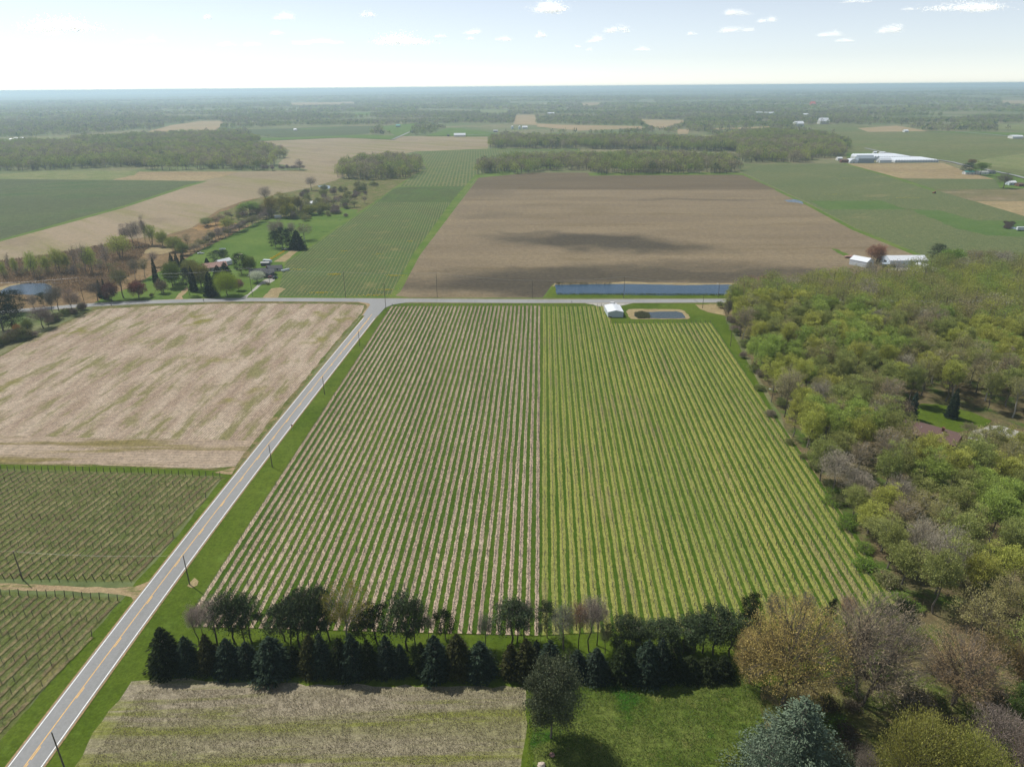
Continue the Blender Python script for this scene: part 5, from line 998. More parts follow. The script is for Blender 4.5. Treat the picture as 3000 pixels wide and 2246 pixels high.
WD = {'round wood beyond the scrub, with a long shadow on the green field': [[(985, 522), (1060, 530), (1200, 522), (1238, 498), (1225, 480), (1150, 472), (1040, 478), (990, 500)]],
      'long wood along the back edge of the ploughed field': [[(1398, 511), (1560, 510), (1580, 501), (1722, 499), (1745, 512), (2150, 509), (2172, 500), (2150, 474), (1900, 468), (1500, 474), (1402, 490)]],
      'straight-edged tall wood behind the green vineyard': [[(1433, 436), (1700, 437), (1900, 440), (2150, 446), (2160, 430), (1880, 413), (1440, 415)]],
      'wood between the long wood and the greenhouses': [[(2165, 477), (2370, 477), (2385, 466), (2470, 460), (2488, 430), (2420, 405), (2250, 392), (2150, 402), (2050, 428), (2160, 446)]],
      'wood behind the dark vineyard on the left': [[(440, 501), (760, 499), (832, 478), (842, 455), (770, 436), (600, 428), (420, 440), (350, 470)], [(0, 500), (60, 502), (240, 494), (440, 490), (400, 462), (0, 455)], [(0, 462), (400, 470), (560, 436), (770, 420), (700, 402), (560, 398), (250, 414), (0, 428)]]}
for k, (lab, P) in enumerate(WD.items()):
    XY = fill(P, 8.2, 40 + k)
    if k == 4: XY = XY[vnoise(XY[:, 0] / 75, XY[:, 1] / 60, 77) * .75 + vnoise(XY[:, 0] / 22, XY[:, 1] / 30, 78) * .25 > .34]
    T = paint(XY, 50 + k, (.95, 1.35) if k != 2 else (1.15, 1.45)); T[:, 5:8] *= .82; mass('woodland', lab, 'wood', T, L1)  # crown colours darkened for the shaded side that faces the camera
# everything beyond, out to the horizon
r = np.random.default_rng(9)
def ring(r0, r1, sp, seed):
    rg = np.random.default_rng(seed); n = int(0.5 * 1.42 * (r1 ** 2 - r0 ** 2) / sp ** 2); rad = np.sqrt(rg.uniform(r0 ** 2, r1 ** 2, n)); a = rg.uniform(-.71, .71, n)
    X, Y = rad * np.sin(a), rad * np.cos(a); Z = np.where(rad > 5500, terr(X, Y), 0.0); px, py = project(X, Y, Z)
    k = (px > -60) & (px < 3060) & (py < 404); hp = 14 / rad * FPX
    for P in WORLDKEEP: k &= ~inpoly(X, Y, P)
    FP = [[project(p[0], p[1], 0.0) for p in P] for P in farfields]
    for P in FP:
        k &= ~inpoly(px, py, P)
        for f in (.45, .9): k &= ~inpoly(px, py - hp * f, P) | (rg.random(n) < .12)
    # scattered clearings
    clr = vnoise(X / 420, Y / 250, 31) * .7 + vnoise(X / 160, Y / 110, 32) * .3; k &= (clr < .60) | (rad > 9000)
    return X[k], Y[k], Z[k]
WORLDKEEP = [W(P) for P in ([(-150, 560), (-150, 500), (0, 500), (420, 500), (800, 478), (845, 438), (770, 412), (1000, 400), (1154, 408), (1170, 396), (1245, 396), (1430, 398), (1700, 440), (1700, 900), (-150, 900)], [(1400, 440), (2150, 440), (2480, 405), (3100, 405), (3100, 600), (1400, 600)])]
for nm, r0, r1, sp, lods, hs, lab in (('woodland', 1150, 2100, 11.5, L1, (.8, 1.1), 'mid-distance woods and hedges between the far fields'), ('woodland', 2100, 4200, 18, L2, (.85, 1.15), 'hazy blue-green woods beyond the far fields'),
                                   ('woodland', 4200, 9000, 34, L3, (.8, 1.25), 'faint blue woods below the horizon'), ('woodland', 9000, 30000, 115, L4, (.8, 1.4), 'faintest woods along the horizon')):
    X, Y, Z = ring(r0, r1, sp, int(r0)); XY = np.stack([X, Y], -1); T = paint(XY, int(r0) % 97, hs, scale=r0 / 14, con=.05); T[:, 2] = Z; T[:, 5:8] *= (.78, .80, .90)  # distance haze partly put into the crown colours: darker and bluer
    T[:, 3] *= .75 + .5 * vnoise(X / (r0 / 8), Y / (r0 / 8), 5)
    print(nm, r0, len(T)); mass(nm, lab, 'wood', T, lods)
#PART4

# ---------------------------------------------------------------- utility poles and wires
def pole(x, y, h, label, group=None, arm=0, rz=0, lean=0.0, lamp=False):
    root = empty('utility_pole', (x, y, 0), rz); tag(root, label, 'utility pole', group)
    mb = MB(); mb.tube([(0, 0, -.2), (lean * h * .5, 0, h * .5), (lean * h, 0, h)], [.17, .145, .11], 8); mb.build('pole_shaft', M['pole'], root)
    tx = lean * h
    if arm:
        mb = MB(); mb.box(tx - arm, tx + arm, -.07, .07, h - .75, h - .6)
        mb.tube([(tx - arm * .6, 0, h - .75), (tx, .12, h - 1.5)], [.03, .03], 4); mb.tube([(tx + arm * .6, 0, h - .75), (tx, .12, h - 1.5)], [.03, .03], 4); mb.build('crossarm', M['post'], root)
        for s in (-1, -.55, .55, 1):
            mb = MB(); mb.tube([(tx + s * (arm - .08), 0, h - .6), (tx + s * (arm - .08), 0, h - .42)], [.05, .035], 6); mb.build('insulator', M['concrete'], root)
    else:
        mb = MB(); mb.tube([(tx, 0, h), (tx, 0, h + .18)], [.05, .035], 6); mb.build('insulator', M['concrete'], root)
    if lamp:
        mb = MB(); mb.tube([(tx, 0, h - .8), (tx - .7, 0, h - .3), (tx - 1.3, 0, h - .25)], [.04, .035, .03], 5); mb.box(tx - 1.9, tx - 1.25, -.2, .2, h - .4, h - .2); mb.build('lamp_head', M['metal_white'], root)
    return Vector((x, y, h)) + Vector((tx * math.cos(rz), tx * math.sin(rz), 0))
def polepx(bx, by, tx, ty, label, group=None, **k):
    b = at(bx, by); h = tall(bx, by, ty); return pole(b.x, b.y, h, label, group, **k)
g1 = 'poles along the near road'; g2 = 'poles along the cross road'
T = {}
T['a1'] = polepx(556, 1712, 534, 1626, 'wooden utility pole on the grass verge beside the lower end of the vineyard', g1)
T['a2'] = polepx(798, 1368, 786, 1302, 'wooden utility pole on the verge opposite the field corner', g1)
T['a3'] = polepx(951, 1155, 944, 1102, 'wooden utility pole on the verge halfway along the road', g1)
T['a4'] = polepx(1054, 1014.6, 1050, 969, 'wooden utility pole on the verge nearest below the junction', g1)
T['a5'] = polepx(1131, 910, 1128, 829, 'tall utility pole with crossarm standing in the corner of the junction', None, arm=1.2)
p1 = T['a1'] + (T['a1'] - T['a2']); T['a0'] = pole(p1.x + 1.0, 103.5, 10.1, 'wooden utility pole rising from the bottom edge beside the road', g1)
T['l1'] = polepx(66.4, 1696, 38, 1615, 'utility pole standing in the left vineyard beside the dirt lane')
for k, (bx, by, tx, ty, lab) in enumerate([(740, 867, 730, 783, 'utility pole at the mouth of the right house driveway'), (1013, 872, 1007, 795, 'utility pole in front of the green vineyard across the road'), (1281, 870.6, 1277, 797, 'utility pole at the left part of the ploughed field'), (1559, 874, 1557, 820, 'utility pole left of the long pond'),
                               (1827, 874, 1828, 808.5, 'utility pole in front of the long pond, above the white barn')]):
    T['b%d' % (k + 2)] = polepx(bx, by, tx, ty, lab, g2, arm=1.0, rz=R(90))
T['b7'] = polepx(2104, 870.6, 2105, 829, 'utility pole with a white lamp head at the right end of the long pond', g2, lamp=True)
T['b1'] = polepx(481, 863, 476, 800, 'pale grey utility pole on the left roadside lawn', g2, arm=1.0, rz=R(90)); T['b0'] = polepx(252, 906, 227, 811, 'tall leaning utility pole at the road bend', g2, arm=1.0, rz=R(90))
T['c1'] = polepx(2058, 903.6, 2059, 863, 'slim utility pole on the grass at the reedy corner'); T['c2'] = polepx(2139.5, 1014.6, 2140, 967, 'utility pole at the upper wood edge beside the vineyard'); T['c3'] = polepx(2260, 1178, 2259, 1137, 'utility pole with white cap half hidden at the wood edge', lamp=True)
T['h1'] = polepx(790.5, 831, 788, 786, 'service pole beside the house driveway'); T['h2'] = polepx(538, 787, 534, 756, 'service pole behind the big olive trees')
def wires(name_label, keys, offs, sag=.9, rad=0.022):
    for oi, (ox, oy, oz) in enumerate(offs):
        mb = MB()
        for a, b in zip(keys, keys[1:]):
            A = T[a] + Vector((ox, oy, oz)); Bp = T[b] + Vector((ox, oy, oz)); n = 8
            mb.tube([A.lerp(Bp, i / n) - Vector((0, 0, sag * 4 * (i / n) * (1 - i / n))) for i in range(n + 1)], [rad] * (n + 1), 3, cap=False)
        o = mb.build('overhead_wire', M['wire']); tag(o, name_label, 'wire', name_label)
T['x0'] = T['b0'] + Vector((-70, -14, 0)); T['x9'] = T['b7'] + Vector((60, 0, 0))
wires('thin power wire strung between the poles along the cross road', ['x0', 'b0', 'b1', 'b2', 'b3', 'b4', 'b5', 'b6', 'b7', 'x9'], [(0, -.9, -.45), (0, -.5, -.45), (0, .5, -.45), (0, .9, -.45), (0, 0, -2.6)], rad=.014)
T['y0'] = T['a0'] + Vector((-2, -60, 0))
wires('thin wire strung between the poles along the near road', ['y0', 'a0', 'a1', 'a2', 'a3', 'a4', 'a5'], [(0, 0, .1)], rad=.006)
T['z0'] = T['l1'] + Vector((-60, 8, 0))
wires('thin wire crossing the left vineyard to the near road pole', ['z0', 'l1', 'a1'], [(0, 0, .05)], rad=.006)

# ---------------------------------------------------------------- buildings
def gable(name, label, cat, c, ang, wd, ln, hw, hr, wall, roof, eave=.35, door=None, windows=0, group=None, vents=0, chimney=False, base=0.0):
    """ridge runs along local y; ang is the direction of local y measured from +Y clockwise"""
    root = empty(name, (c[0], c[1], base), -ang); tag(root, label, cat, group)
    mb = MB(); mb.prism([(-wd / 2, 0), (wd / 2, 0), (wd / 2, hw), (0, hr), (-wd / 2, hw)], -ln / 2, ln / 2); mb.build('wall', M[wall], root)
    mb = MB(); sl = (hr - hw) / (wd / 2); t = .12
    for s in (-1, 1):
        xe = s * (wd / 2 + eave); ze = hw - sl * eave
        prof = [(0, hr + .02), (xe, ze + .02), (xe, ze + .02 + t), (0, hr + .02 + t)]
        if s < 0: prof = prof[::-1]
        mb.prism(prof, -ln / 2 - eave, ln / 2 + eave)
    rf = mb.build('roof', M[roof], root)
    for k in range(vents):
        vb = MB(); y = (k - (vents - 1) / 2) * ln * .3; x = wd * .18; z = hr - sl * x + t; vb.box(x - .5, x + .5, y - .9, y + .9, z, z + .12); vb.build('roof_panel', M['plastic_white'], rf)
    if chimney:
        vb = MB(); vb.box(-.5, .5, ln * .22 - .4, ln * .22 + .4, hr - .6, hr + 1.4); vb.box(-.58, .58, ln * .22 - .48, ln * .22 + .48, hr + 1.4, hr + 1.55); vb.build('chimney', M['brick'], rf)
    if door:
        dw, dh = door; mb = MB(); mb.box(-dw / 2, dw / 2, -ln / 2 - .04, -ln / 2 - .002, .05, dh); mb.build('door', M['dark'] if wall != 'siding_white' else M['siding_grey'], root)
    for k in range(windows):
        y = (k - (windows - 1) / 2) * ln / (windows + .3)
        for s in (-1, 1):
            mb = MB(); mb.box(s * wd / 2 - .04, s * wd / 2 + .04, y - .55, y + .55, min(1.0, hw * .35), min(2.1, hw * .85)); mb.build('window', M['glass'], root)
    return root
def ctr(*ps):
    v = [at(*p) for p in ps]; return sum((q.x for q in v)) / len(v), sum((q.y for q in v)) / len(v)
# white barn by the cross road: front wall stands on y = 929
fl, fr = at(1781, 929.6), at(1826, 929); bw = (fr - fl).length; bl = 14.5
br = gable('barn', 'white metal barn with low gable roof standing between vineyard and road', 'barn', ((fl.x + fr.x) / 2 - .2, fl.y + bl / 2), R(-1.2), bw, bl, 3.3, 4.35, 'metal_wall', 'metal_white', .2, None, 0, vents=3)
mb = MB(); mb.box(-bw / 2 + .1, -bw / 2 + 2.2, -bl / 2 - .5, -bl / 2 - .05, 0, .5); mb.build('foundation_step', M['dark'], br)
for s in (-1, 1):
    mb = MB(); mb.box(s * bw * .28 - .5, s * bw * .28 + .5, bl / 2 + .002, bl / 2 + .05, .05, 2.1); mb.build('door', M['metal_grey'], br)
mb = MB(); mb.prism([(-bw / 2 - .05, 3.18), (bw / 2 + .05, 3.18), (bw / 2 + .05, 3.3), (0, 4.3), (-bw / 2 - .05, 3.3)][0:2] + [(bw / 2 + .05, 3.24), (-bw / 2 - .05, 3.24)], -bl / 2 - .06, -bl / 2 - .01); mb.build('trim', M['metal_white'], br)
# houses on the left
gable('house', 'dark grey-roofed house behind the white flowering tree', 'house', ctr(z7(1190, 690)), R(70), 9.5, 17, 2.8, 5.4, 'siding', 'shingle', .5, (1.0, 2.1), 3, chimney=True)
gable('house_wing', 'front wing of the dark grey-roofed house facing the driveway', 'house wing', ctr(z7(1245, 705)), R(8), 7.5, 8, 2.8, 4.9, 'siding', 'shingle', .4, (1.0, 2.1), 1)
gable('garage', 'grey garage with white-edged side right of the dark house', 'garage', ctr(z7(1355, 628)), R(82), 7, 10.5, 2.5, 4.0, 'siding_grey', 'shingle', .3, (2.4, 2.1), 2)
gable('shed', 'small dark brown shed in front of the white camper', 'shed', ctr(z7(1232, 565)), R(86), 4, 6.5, 2.4, 3.3, 'siding', 'siding_grey', .2, (1.2, 2.0), 0)
gable('house', 'house with red-brown and white roof among the dark spruces', 'house', ctr(z7(575, 610)), R(62), 12, 17, 2.8, 5.2, 'siding_grey', 'rust_roof', .5, (1.0, 2.1), 2)
gable('barn', 'white-roofed barn end behind the red-brown roof', 'barn', ctr(z7(690, 560)), R(30), 6.5, 12, 3.2, 5.0, 'siding_white', 'metal_white', .2, (2.4, 2.3), 0)
gable('shed', 'white field shed with pale blue side among the trees by the tan field', 'shed', ctr(z1(2012, 1330)), R(82), 9, 14, 3.2, 5.2, 'metal_wall', 'metal_white', .2, (2.4, 2.5), 0)
gable('shed', 'tiny white shed at the upper end of the bright lawn', 'shed', ctr(z1(1800, 1408)), R(80), 4, 7, 2.0, 2.8, 'siding_white', 'metal_white', .15, (1, 1.8), 0)
# white farm sheds beyond the wood
a, b = at(*zr(1100, 292)), at(*zr(1560, 292))
gable('farm_shed', 'white metal farm shed with steep gable, left one beyond the wood', 'farm shed', (at(*zr(1170, 292)).x + 1, a.y + 6), R(-35), 10.5, 14, 4.2, 6.6, 'metal_white', 'metal_white', .2, (3, 3.4), 0, vents=3)
gable('farm_shed', 'long pale blue-grey farm shed with open yard, right one beyond the wood', 'farm shed', (at(*zr(1455, 292)).x, b.y + 7), R(90), 14, 29, 5.2, 7.6, 'metal_wall', 'metal_white', .2, (4, 4), 0)
gable('farm_shed', 'small white farm shed half hidden by treetops, right of the yard', 'farm shed', (at(*zr(1525, 300)).x, b.y - 9), R(-20), 7, 9, 3.6, 5.0, 'metal_white', 'metal_white', .2, (2.4, 3), 0)
gable('farm_shed', 'low dark lean-to shed in front of the open pole shed', 'farm shed', (at(*zr(1325, 288)).x, at(*zr(1325, 288)).y), R(95), 6, 10, 2.4, 3.2, 'siding', 'metal_grey', .2, (2, 2), 0)
ps = empty('pole_shed', (at(*zr(1308, 262)).x, at(*zr(1308, 262)).y, 0), R(6)); tag(ps, 'open-sided pole shed with rusty roof between the two white farm sheds', 'pole shed')
for x in (-5.5, 0, 5.5):
    for y in (-3, 3): mb = MB(); mb.tube([(x, y, 0), (x, y, 3.4)], [.14, .13], 6); mb.build('post', M['pole'], ps)
mb = MB(); mb.prism([(-3.6, 3.4), (3.6, 3.4), (0, 4.9)], -6.2, 6.2, 0, 'x'); mb.build('roof', M['rust_roof'], ps)
mb = MB(); mb.box(-5.6, 5.6, 2.9, 3.0, 0, 3.3); mb.build('back_wall', M['dark'], ps)
# ranch house hidden in the wood
ha, hb, hc, hd = at(*zr(1425, 1280), 3.9), at(*zr(1790, 1380), 3.9), None, None
ra, rb = at(2644, 1229, 4.4), at(2808, 1275, 4.4); mid = (ra + rb) / 2; dd = (rb - ra); ang = math.atan2(dd.x, dd.y)
hn = Vector((dd.y, -dd.x)).normalized(); hn = hn if hn.y < 0 else -hn
hs = gable('house', 'long low house with brown shingle roof and brick chimney, hidden in the wood', 'house', (mid.x, mid.y), ang, 12.5, dd.length + 1, 2.7, 4.4, 'brick', 'shingle_brown', .6, (1, 2.1), 4, chimney=True)
for k, y in enumerate((-8, -2.5, 5)):
    mb = MB(); mb.tube([(1.6, y, 3.9), (1.6, y, 4.5)], [.12, .12], 6); mb.build('roof_vent', M['metal_white'], hs)
# greenhouses
def hoop(label, c, ang, n, bay, ln, hw, hr, mat, wallmat='plastic_white', group='greenhouse blocks'):
    root = empty('greenhouse', (c[0], c[1], 0), -ang); tag(root, label, 'greenhouse', group)
    for k in range(n):
        x0 = (k - n / 2) * bay; prof = [(x0 + .01, 0), (x0 + bay - .01, 0)] + [(x0 + bay / 2 + bay / 2 * .996 * math.cos(t), hw + (hr - hw) * math.sin(t)) for t in np.linspace(0, math.pi, 9)]
        mb = MB(); mb.prism(prof, -ln / 2, ln / 2); mb.build('greenhouse_bay', M[mat], root)
        mb = MB(); mb.box(x0 + bay / 2 - 1, x0 + bay / 2 + 1, -ln / 2 - .06, -ln / 2 - .01, .05, 2.2); mb.build('door', M['metal_grey'], root)
    return root
z5b = lambda x, y: (2450 + x / 4.022, 400 + y / 4.022)
def cpx(x0, x1, yb, depth):
    a = at(*z5b(x0, yb)); b = at(*z5b(x1, yb)); return ((a.x + b.x) / 2, a.y + depth / 2), (b - a).length
c, L = cpx(690, 1225, 308, 60); hoop('largest white greenhouse block with many arched bays, right end', c, 0, 16, L / 16, 60, 2.8, 4.8, 'plastic_white')
c2, L2_ = cpx(560, 1140, 250, 50); hoop('rear white greenhouse block with arched bays, behind the largest one', (c[0] - 18, c[1] + 66), 0, 18, L / 17, 60, 3.0, 5.2, 'plastic_white')
c, L = cpx(510, 655, 310, 12); gable('greenhouse_shed', 'white shed between the grey shed and the big greenhouse block', 'shed', c, R(90), 12, L, 4.5, 8, 'plastic_white', 'plastic_white', .2, (3, 3), 0)
c, L = cpx(255, 450, 312, 14); gable('grey_shed', 'big blue-grey gambrel shed beside the greenhouses', 'shed', c, R(90), 14, L, 7.5, 12.5, 'metal_grey', 'metal_grey', .2, (3, 3), 0)
c, L = cpx(325, 560, 290, 40); hoop('white greenhouse behind the blue-grey shed', (c[0], c[1] + 15), 0, 7, L / 7, 40, 4, 7.5, 'plastic_white')
c, L = cpx(155, 255, 312, 16); hoop('single white hoop house left of the blue-grey shed', c, R(0), 1, L, 18, 1.5, 6.5, 'plastic_white', group=None)
c, L = cpx(60, 150, 310, 10); gable('shed', 'dark brown low shed left of the hoop house', 'shed', c, R(90), 8, L, 4, 5.5, 'brick', 'shingle_brown', .2, (2, 2), 0)
c, L = cpx(50, 110, 292, 10); gable('shed', 'small white building behind the dark brown shed', 'shed', (c[0], c[1] + 12), R(90), 9, L, 4, 6, 'siding_white', 'metal_white', .2, (2, 2), 0)
for k, (x0, x1, yb, w_, hw_, hr_, wl, rf, lab) in enumerate([(1520, 1635, 448, 9, 3.2, 5.2, 'siding_white', 'teal', 'white cottage with green roof under the dark conifer'), (1655, 1800, 448, 9, 3.2, 4.9, 'siding_white', 'siding_grey', 'low white farmhouse behind the round green tree'), (1790, 1880, 442, 10, 3.2, 5.0, 'siding_grey', 'shingle', 'grey-roofed house right of the round green tree'),
        (2035, 2125, 575, 9, 3.6, 5.6, 'metal_wall', 'metal_white', 'white farm shed right of the spreading bare tree'), (515, 580, 218, 8, 4, 6, 'siding_white', 'metal_white', 'white cottage by the far road'), (575, 640, 226, 8, 3.5, 5.5, 'brick', 'siding_grey', 'brown-walled house by the far road'), (442, 476, 210, 6, 4, 5.5, 'siding_white', 'metal_white', 'tiny white shed by the far road'),
        (2150, 2212, 590, 9, 3, 4.5, 'brick', 'shingle_brown', 'brown roofed shed at the right edge'), (2065, 2160, 24, 16, 5, 8, 'siding_white', 'metal_white', 'white farm building at the right edge far away')]):
    a = at(*z5b(x0, yb)); b = at(*z5b(x1, yb)); gable('shed' if 'shed' in lab else 'house', lab, 'shed' if 'shed' in lab else 'house', ((a.x + b.x) / 2, a.y + w_ / 2), R(90), w_, max((b - a).length, 6), hw_, hr_, wl, rf, .3, (1.2, 2.1), 2)
FB = [(1330, 1363, 401, 14, 4.5, 9, 'siding_white', 'metal_white', 'long white-roofed barn by the tan field in the middle distance'), (2329, 2356, 371, 24, 9, 16, 'siding_white', 'metal_white', 'white barn on the far wood edge, left one'), (2402, 2430, 364, 26, 10, 20, 'siding_white', 'metal_white', 'white gabled barn on the far wood edge, right one'),
      (2216, 2235, 336, 20, 6, 12, 'siding_white', 'metal_white', 'flat white far building, left one of two'), (2240, 2271, 337, 20, 6, 12, 'siding_white', 'metal_white', 'flat white far building, right one of two'), (2378, 2391, 309, 40, 10, 24, 'red_roof', 'red_roof', 'bright red far roof among the woods'), (2355, 2372, 340, 20, 6, 10, 'siding_white', 'metal_white', 'small pale far shed below the red roof'),
      (40, 66, 412, 12, 5, 8, 'siding', 'metal_grey', 'dark blue-grey barn at the far left'), (28, 38, 413, 10, 4, 6, 'siding_white', 'metal_white', 'small white shed beside the dark far-left barn'), (1604, 1624, 336, 16, 6, 10, 'siding_white', 'metal_white', 'pale low farm building beyond the tan strip'), (2966, 3000, 407, 14, 5, 8, 'siding_white', 'metal_white', 'white building beside the far right road'),
      (2650, 2662, 388, 12, 4, 7, 'siding_white', 'metal_white', 'tiny white shed on the far tan patch'), (410, 420, 404, 12, 5, 8, 'siding_white', 'metal_white', 'tiny white house at the far left wood edge'), (890, 900, 347, 18, 6, 10, 'siding_white', 'metal_white', 'tiny white house among far evergreen trees'), (1160, 1172, 373, 16, 5, 9, 'siding_grey', 'teal', 'pale blue-roofed far house beside the bright lawn'),
      (1310, 1316, 400, 8, 3, 5, 'siding', 'shingle', 'tiny dark shed left of the long white-roofed barn'), (1445, 1458, 388, 12, 4, 7, 'siding_grey', 'siding_grey', 'pale low house at the edge of the middle wood'), (1530, 1545, 378, 14, 5, 9, 'siding_white', 'metal_white', 'white farm building beside the silos'), (860, 868, 384, 12, 4, 7, 'siding_white', 'metal_white', 'tiny white house at the end of the far dark field')]
for x0, x1, yb, w_, hw_, hr_, wl, rf, lab in FB:
    a, b = at(x0, yb), at(x1, yb); gable('barn' if 'barn' in lab else 'shed' if 'shed' in lab else 'house', lab, 'barn' if 'barn' in lab else 'shed' if 'shed' in lab else 'house', ((a.x + b.x) / 2, a.y + w_ / 2), R(88), w_, (b - a).length, hw_, hr_, wl, rf, .4, None, 0, base=0.3)
for k, x in enumerate((1501, 1522)):
    b = at(x, 379); root = empty('silo', b); tag(root, ('left' if k == 0 else 'right') + ' one of two pale silos in the far farm group', 'silo', 'far silos')
    mb = MB(); mb.tube([(0, 0, 0), (0, 0, 9)], [4, 4], 14); mb.build('silo_wall', M['metal_wall'], root); mb = MB(); mb.tube([(0, 0, 9), (0, 0, 11.5)], [4.2, .3], 14); mb.build('silo_roof', M['metal_white'], root)

# ---------------------------------------------------------------- vehicles and small things
def car(x, y, rz, paint, label, kind='suv'):
    root = empty('parked_car', (x, y, 0.38 if False else RZ), rz); tag(root, label, 'car')
    L, Wd, H = 4.6, 1.85, 1.65
    mb = MB(); prof = [(-2.3, .35), (2.3, .35), (2.32, .75), (2.1, .95), (1.1, 1.02), (-2.2, 1.05), (-2.32, .8)]; mb.prism(prof, -Wd / 2, Wd / 2, 0, 'y'); body = mb.build('body', M[paint], root)
    for v in body.data.vertices: pass
    mb = MB(); mb.prism([(-2.15, 1.04), (1.05, 1.01), (.45, 1.6), (-1.9, 1.64)], -Wd / 2 + .12, Wd / 2 - .12); mb.build('window_glass', M['glass'], root)
    mb = MB(); mb.prism([(-1.95, 1.63), (.5, 1.595), (.42, 1.68), (-1.85, 1.71)], -Wd / 2 + .1, Wd / 2 - .1); mb.build('roof', M[paint], root)
    for sx in (-1.4, 1.4):
        for sy in (-1, 1):
            mb = MB(); mb.tube([(sx, sy * (Wd / 2 - .2), .34), (sx, sy * (Wd / 2 + .02), .34)], [.34, .34], 14); wh = mb.build('wheel', M['rubber'], root)
            mb = MB(); mb.tube([(sx, sy * (Wd / 2 + .02), .34), (sx, sy * (Wd / 2 + .03), .34)], [.2, .18], 10); mb.build('rim', M['metal_white'], wh)
    for sy in (-.65, .65):
        mb = MB(); mb.box(2.31, 2.35, sy - .2, sy + .2, .68, .82); mb.build('headlight', M['plastic_white'], root)
        mb = MB(); mb.box(-2.35, -2.31, sy - .18, sy + .18, .75, .95); mb.build('tail_light', M['tractor_red'], root)
    return root
b = at(1797, 893.5); car(b.x, b.y, R(-6), 'car_white', 'white car parked on the gravel between the white barn and the road')
b = at(*z7(1305, 728)); car(b.x, b.y, R(25), 'car_red', 'pinkish-silver car parked beside the dark grey-roofed house')
b = at(*z7(1353, 735)); car(b.x, b.y, R(60), 'car_dark', 'dark green car with pale roof, right of the pinkish-silver car')
# white camper behind the shed
cp = empty('camper', at(*z7(1258, 535)), R(-10)); tag(cp, 'white camper with pale roof behind the small dark brown shed', 'camper')
mb = MB(); mb.prism([(-3.6, .6), (3.2, .6), (3.6, 1.6), (2.9, 2.9), (-3.5, 2.95)], -1.25, 1.25); mb.build('body', M['plastic_white'], cp)
mb = MB(); mb.box(-2.5, -1.2, -1.28, -1.255, 1.5, 2.3); mb.build('window', M['glass'], cp); mb = MB(); mb.box(1.0, 1.8, -1.28, -1.255, .7, 2.5); mb.build('door', M['siding_grey'], cp)
for s in (-1.2, 1.2): mb = MB(); mb.tube([(-.3, s, .4), (-.3, s * 1.08, .4)], [.38, .38], 12); mb.build('wheel', M['rubber'], cp)
# long white trailer/tank on the lawn
tk = empty('fuel_tank', at(*z7(1488, 640)), R(48)); tag(tk, 'long white cylindrical tank lying on the lawn right of the garage', 'tank')
mb = MB(); mb.tube([(-3.6, 0, 1.1), (-3.3, 0, 1.1), (3.3, 0, 1.1), (3.6, 0, 1.1)], [.45, .75, .75, .45], 14); mb.build('tank_shell', M['plastic_white'], tk)
for s in (-2.2, 2.2): mb = MB(); mb.box(s - .2, s + .2, -.6, .6, 0, .55); mb.build('support', M['concrete'], tk)
# boats / covered things on the lawn
for zx, zy, rz, mat, lab in ((390, 415, 5, 'plastic_white', 'white boat lying on the lawn at the far left'), (1490, 365, 15, 'car_dark', 'grey boat at the end of the daffodil row')):
    bt = empty('boat', at(*z7(zx, zy)), R(rz)); tag(bt, lab, 'boat')
    mb = MB(); sec = [(-2.8, .85, 0), (-1, 1.0, 0), (1, .95, 0), (2.3, .5, .1), (3.1, .03, .25)]
    V = []; F = []
    for x, hw_, zz in sec: V += [(x, -hw_, .9 + zz), (x, -hw_ * .6, .2 + zz), (x, hw_ * .6, .2 + zz), (x, hw_, .9 + zz)]
    for i in range(4):
        for j in range(3): F.append((i * 4 + j, i * 4 + j + 1, i * 4 + j + 5, i * 4 + j + 4))
        F.append((i * 4 + 3, i * 4, i * 4 + 4, i * 4 + 7))
    F += [(0, 3, 2, 1)]
    mb.mesh(V, F); mb.build('hull', M[mat], bt)
    mb = MB(); mb.prism([(-1.2, .95), (.9, .95), (.4, 1.5), (-.9, 1.5)], -.5, .5); mb.build('cabin', M['siding_white'], bt)
wg = empty('utility_trailer', at(*z7(672, 365)), R(8)); tag(wg, 'flat white trailer on the lawn behind the dark pine', 'trailer')
mb = MB(); mb.box(-2.6, 2.6, -1.1, 1.1, .7, 1.0); mb.box(-2.6, 2.6, -1.1, -1.0, 1.0, 1.4); mb.box(-2.6, 2.6, 1.0, 1.1, 1.0, 1.4); mb.build('bed', M['plastic_white'], wg)
for s in (-1.15, 1.15): mb = MB(); mb.tube([(0, s, .4), (0, s * 1.1, .4)], [.4, .4], 12); mb.build('wheel', M['rubber'], wg)
for k, (zx, zy, lab) in enumerate(((905, 428, 'pale picnic table on the lawn behind the dark fir, left one'), (850, 466, 'dark picnic table on the lawn left of the dark fir'))):
    pt = empty('picnic_table', at(*z7(zx, zy)), R(20 * k)); tag(pt, lab, 'picnic table')
    mb = MB(); mb.box(-1.6, 1.6, -.5, .5, .72, .8); mb.build('tabletop', M['stone'], pt)
    for s in (-1, 1):
        mb = MB(); mb.box(-1.6, 1.6, s * .95 - .15, s * .95 + .15, .42, .48); mb.build('bench', M['stone'], pt)
        mb = MB(); mb.box(s * 1.1 - .06, s * 1.1 + .06, -.95, .95, .35, .41); mb.box(s * 1.1 - .06, s * 1.1 + .06, -.5, -.4, 0, .72); mb.box(s * 1.1 - .06, s * 1.1 + .06, .4, .5, 0, .72); mb.build('leg', M['pole'], pt)
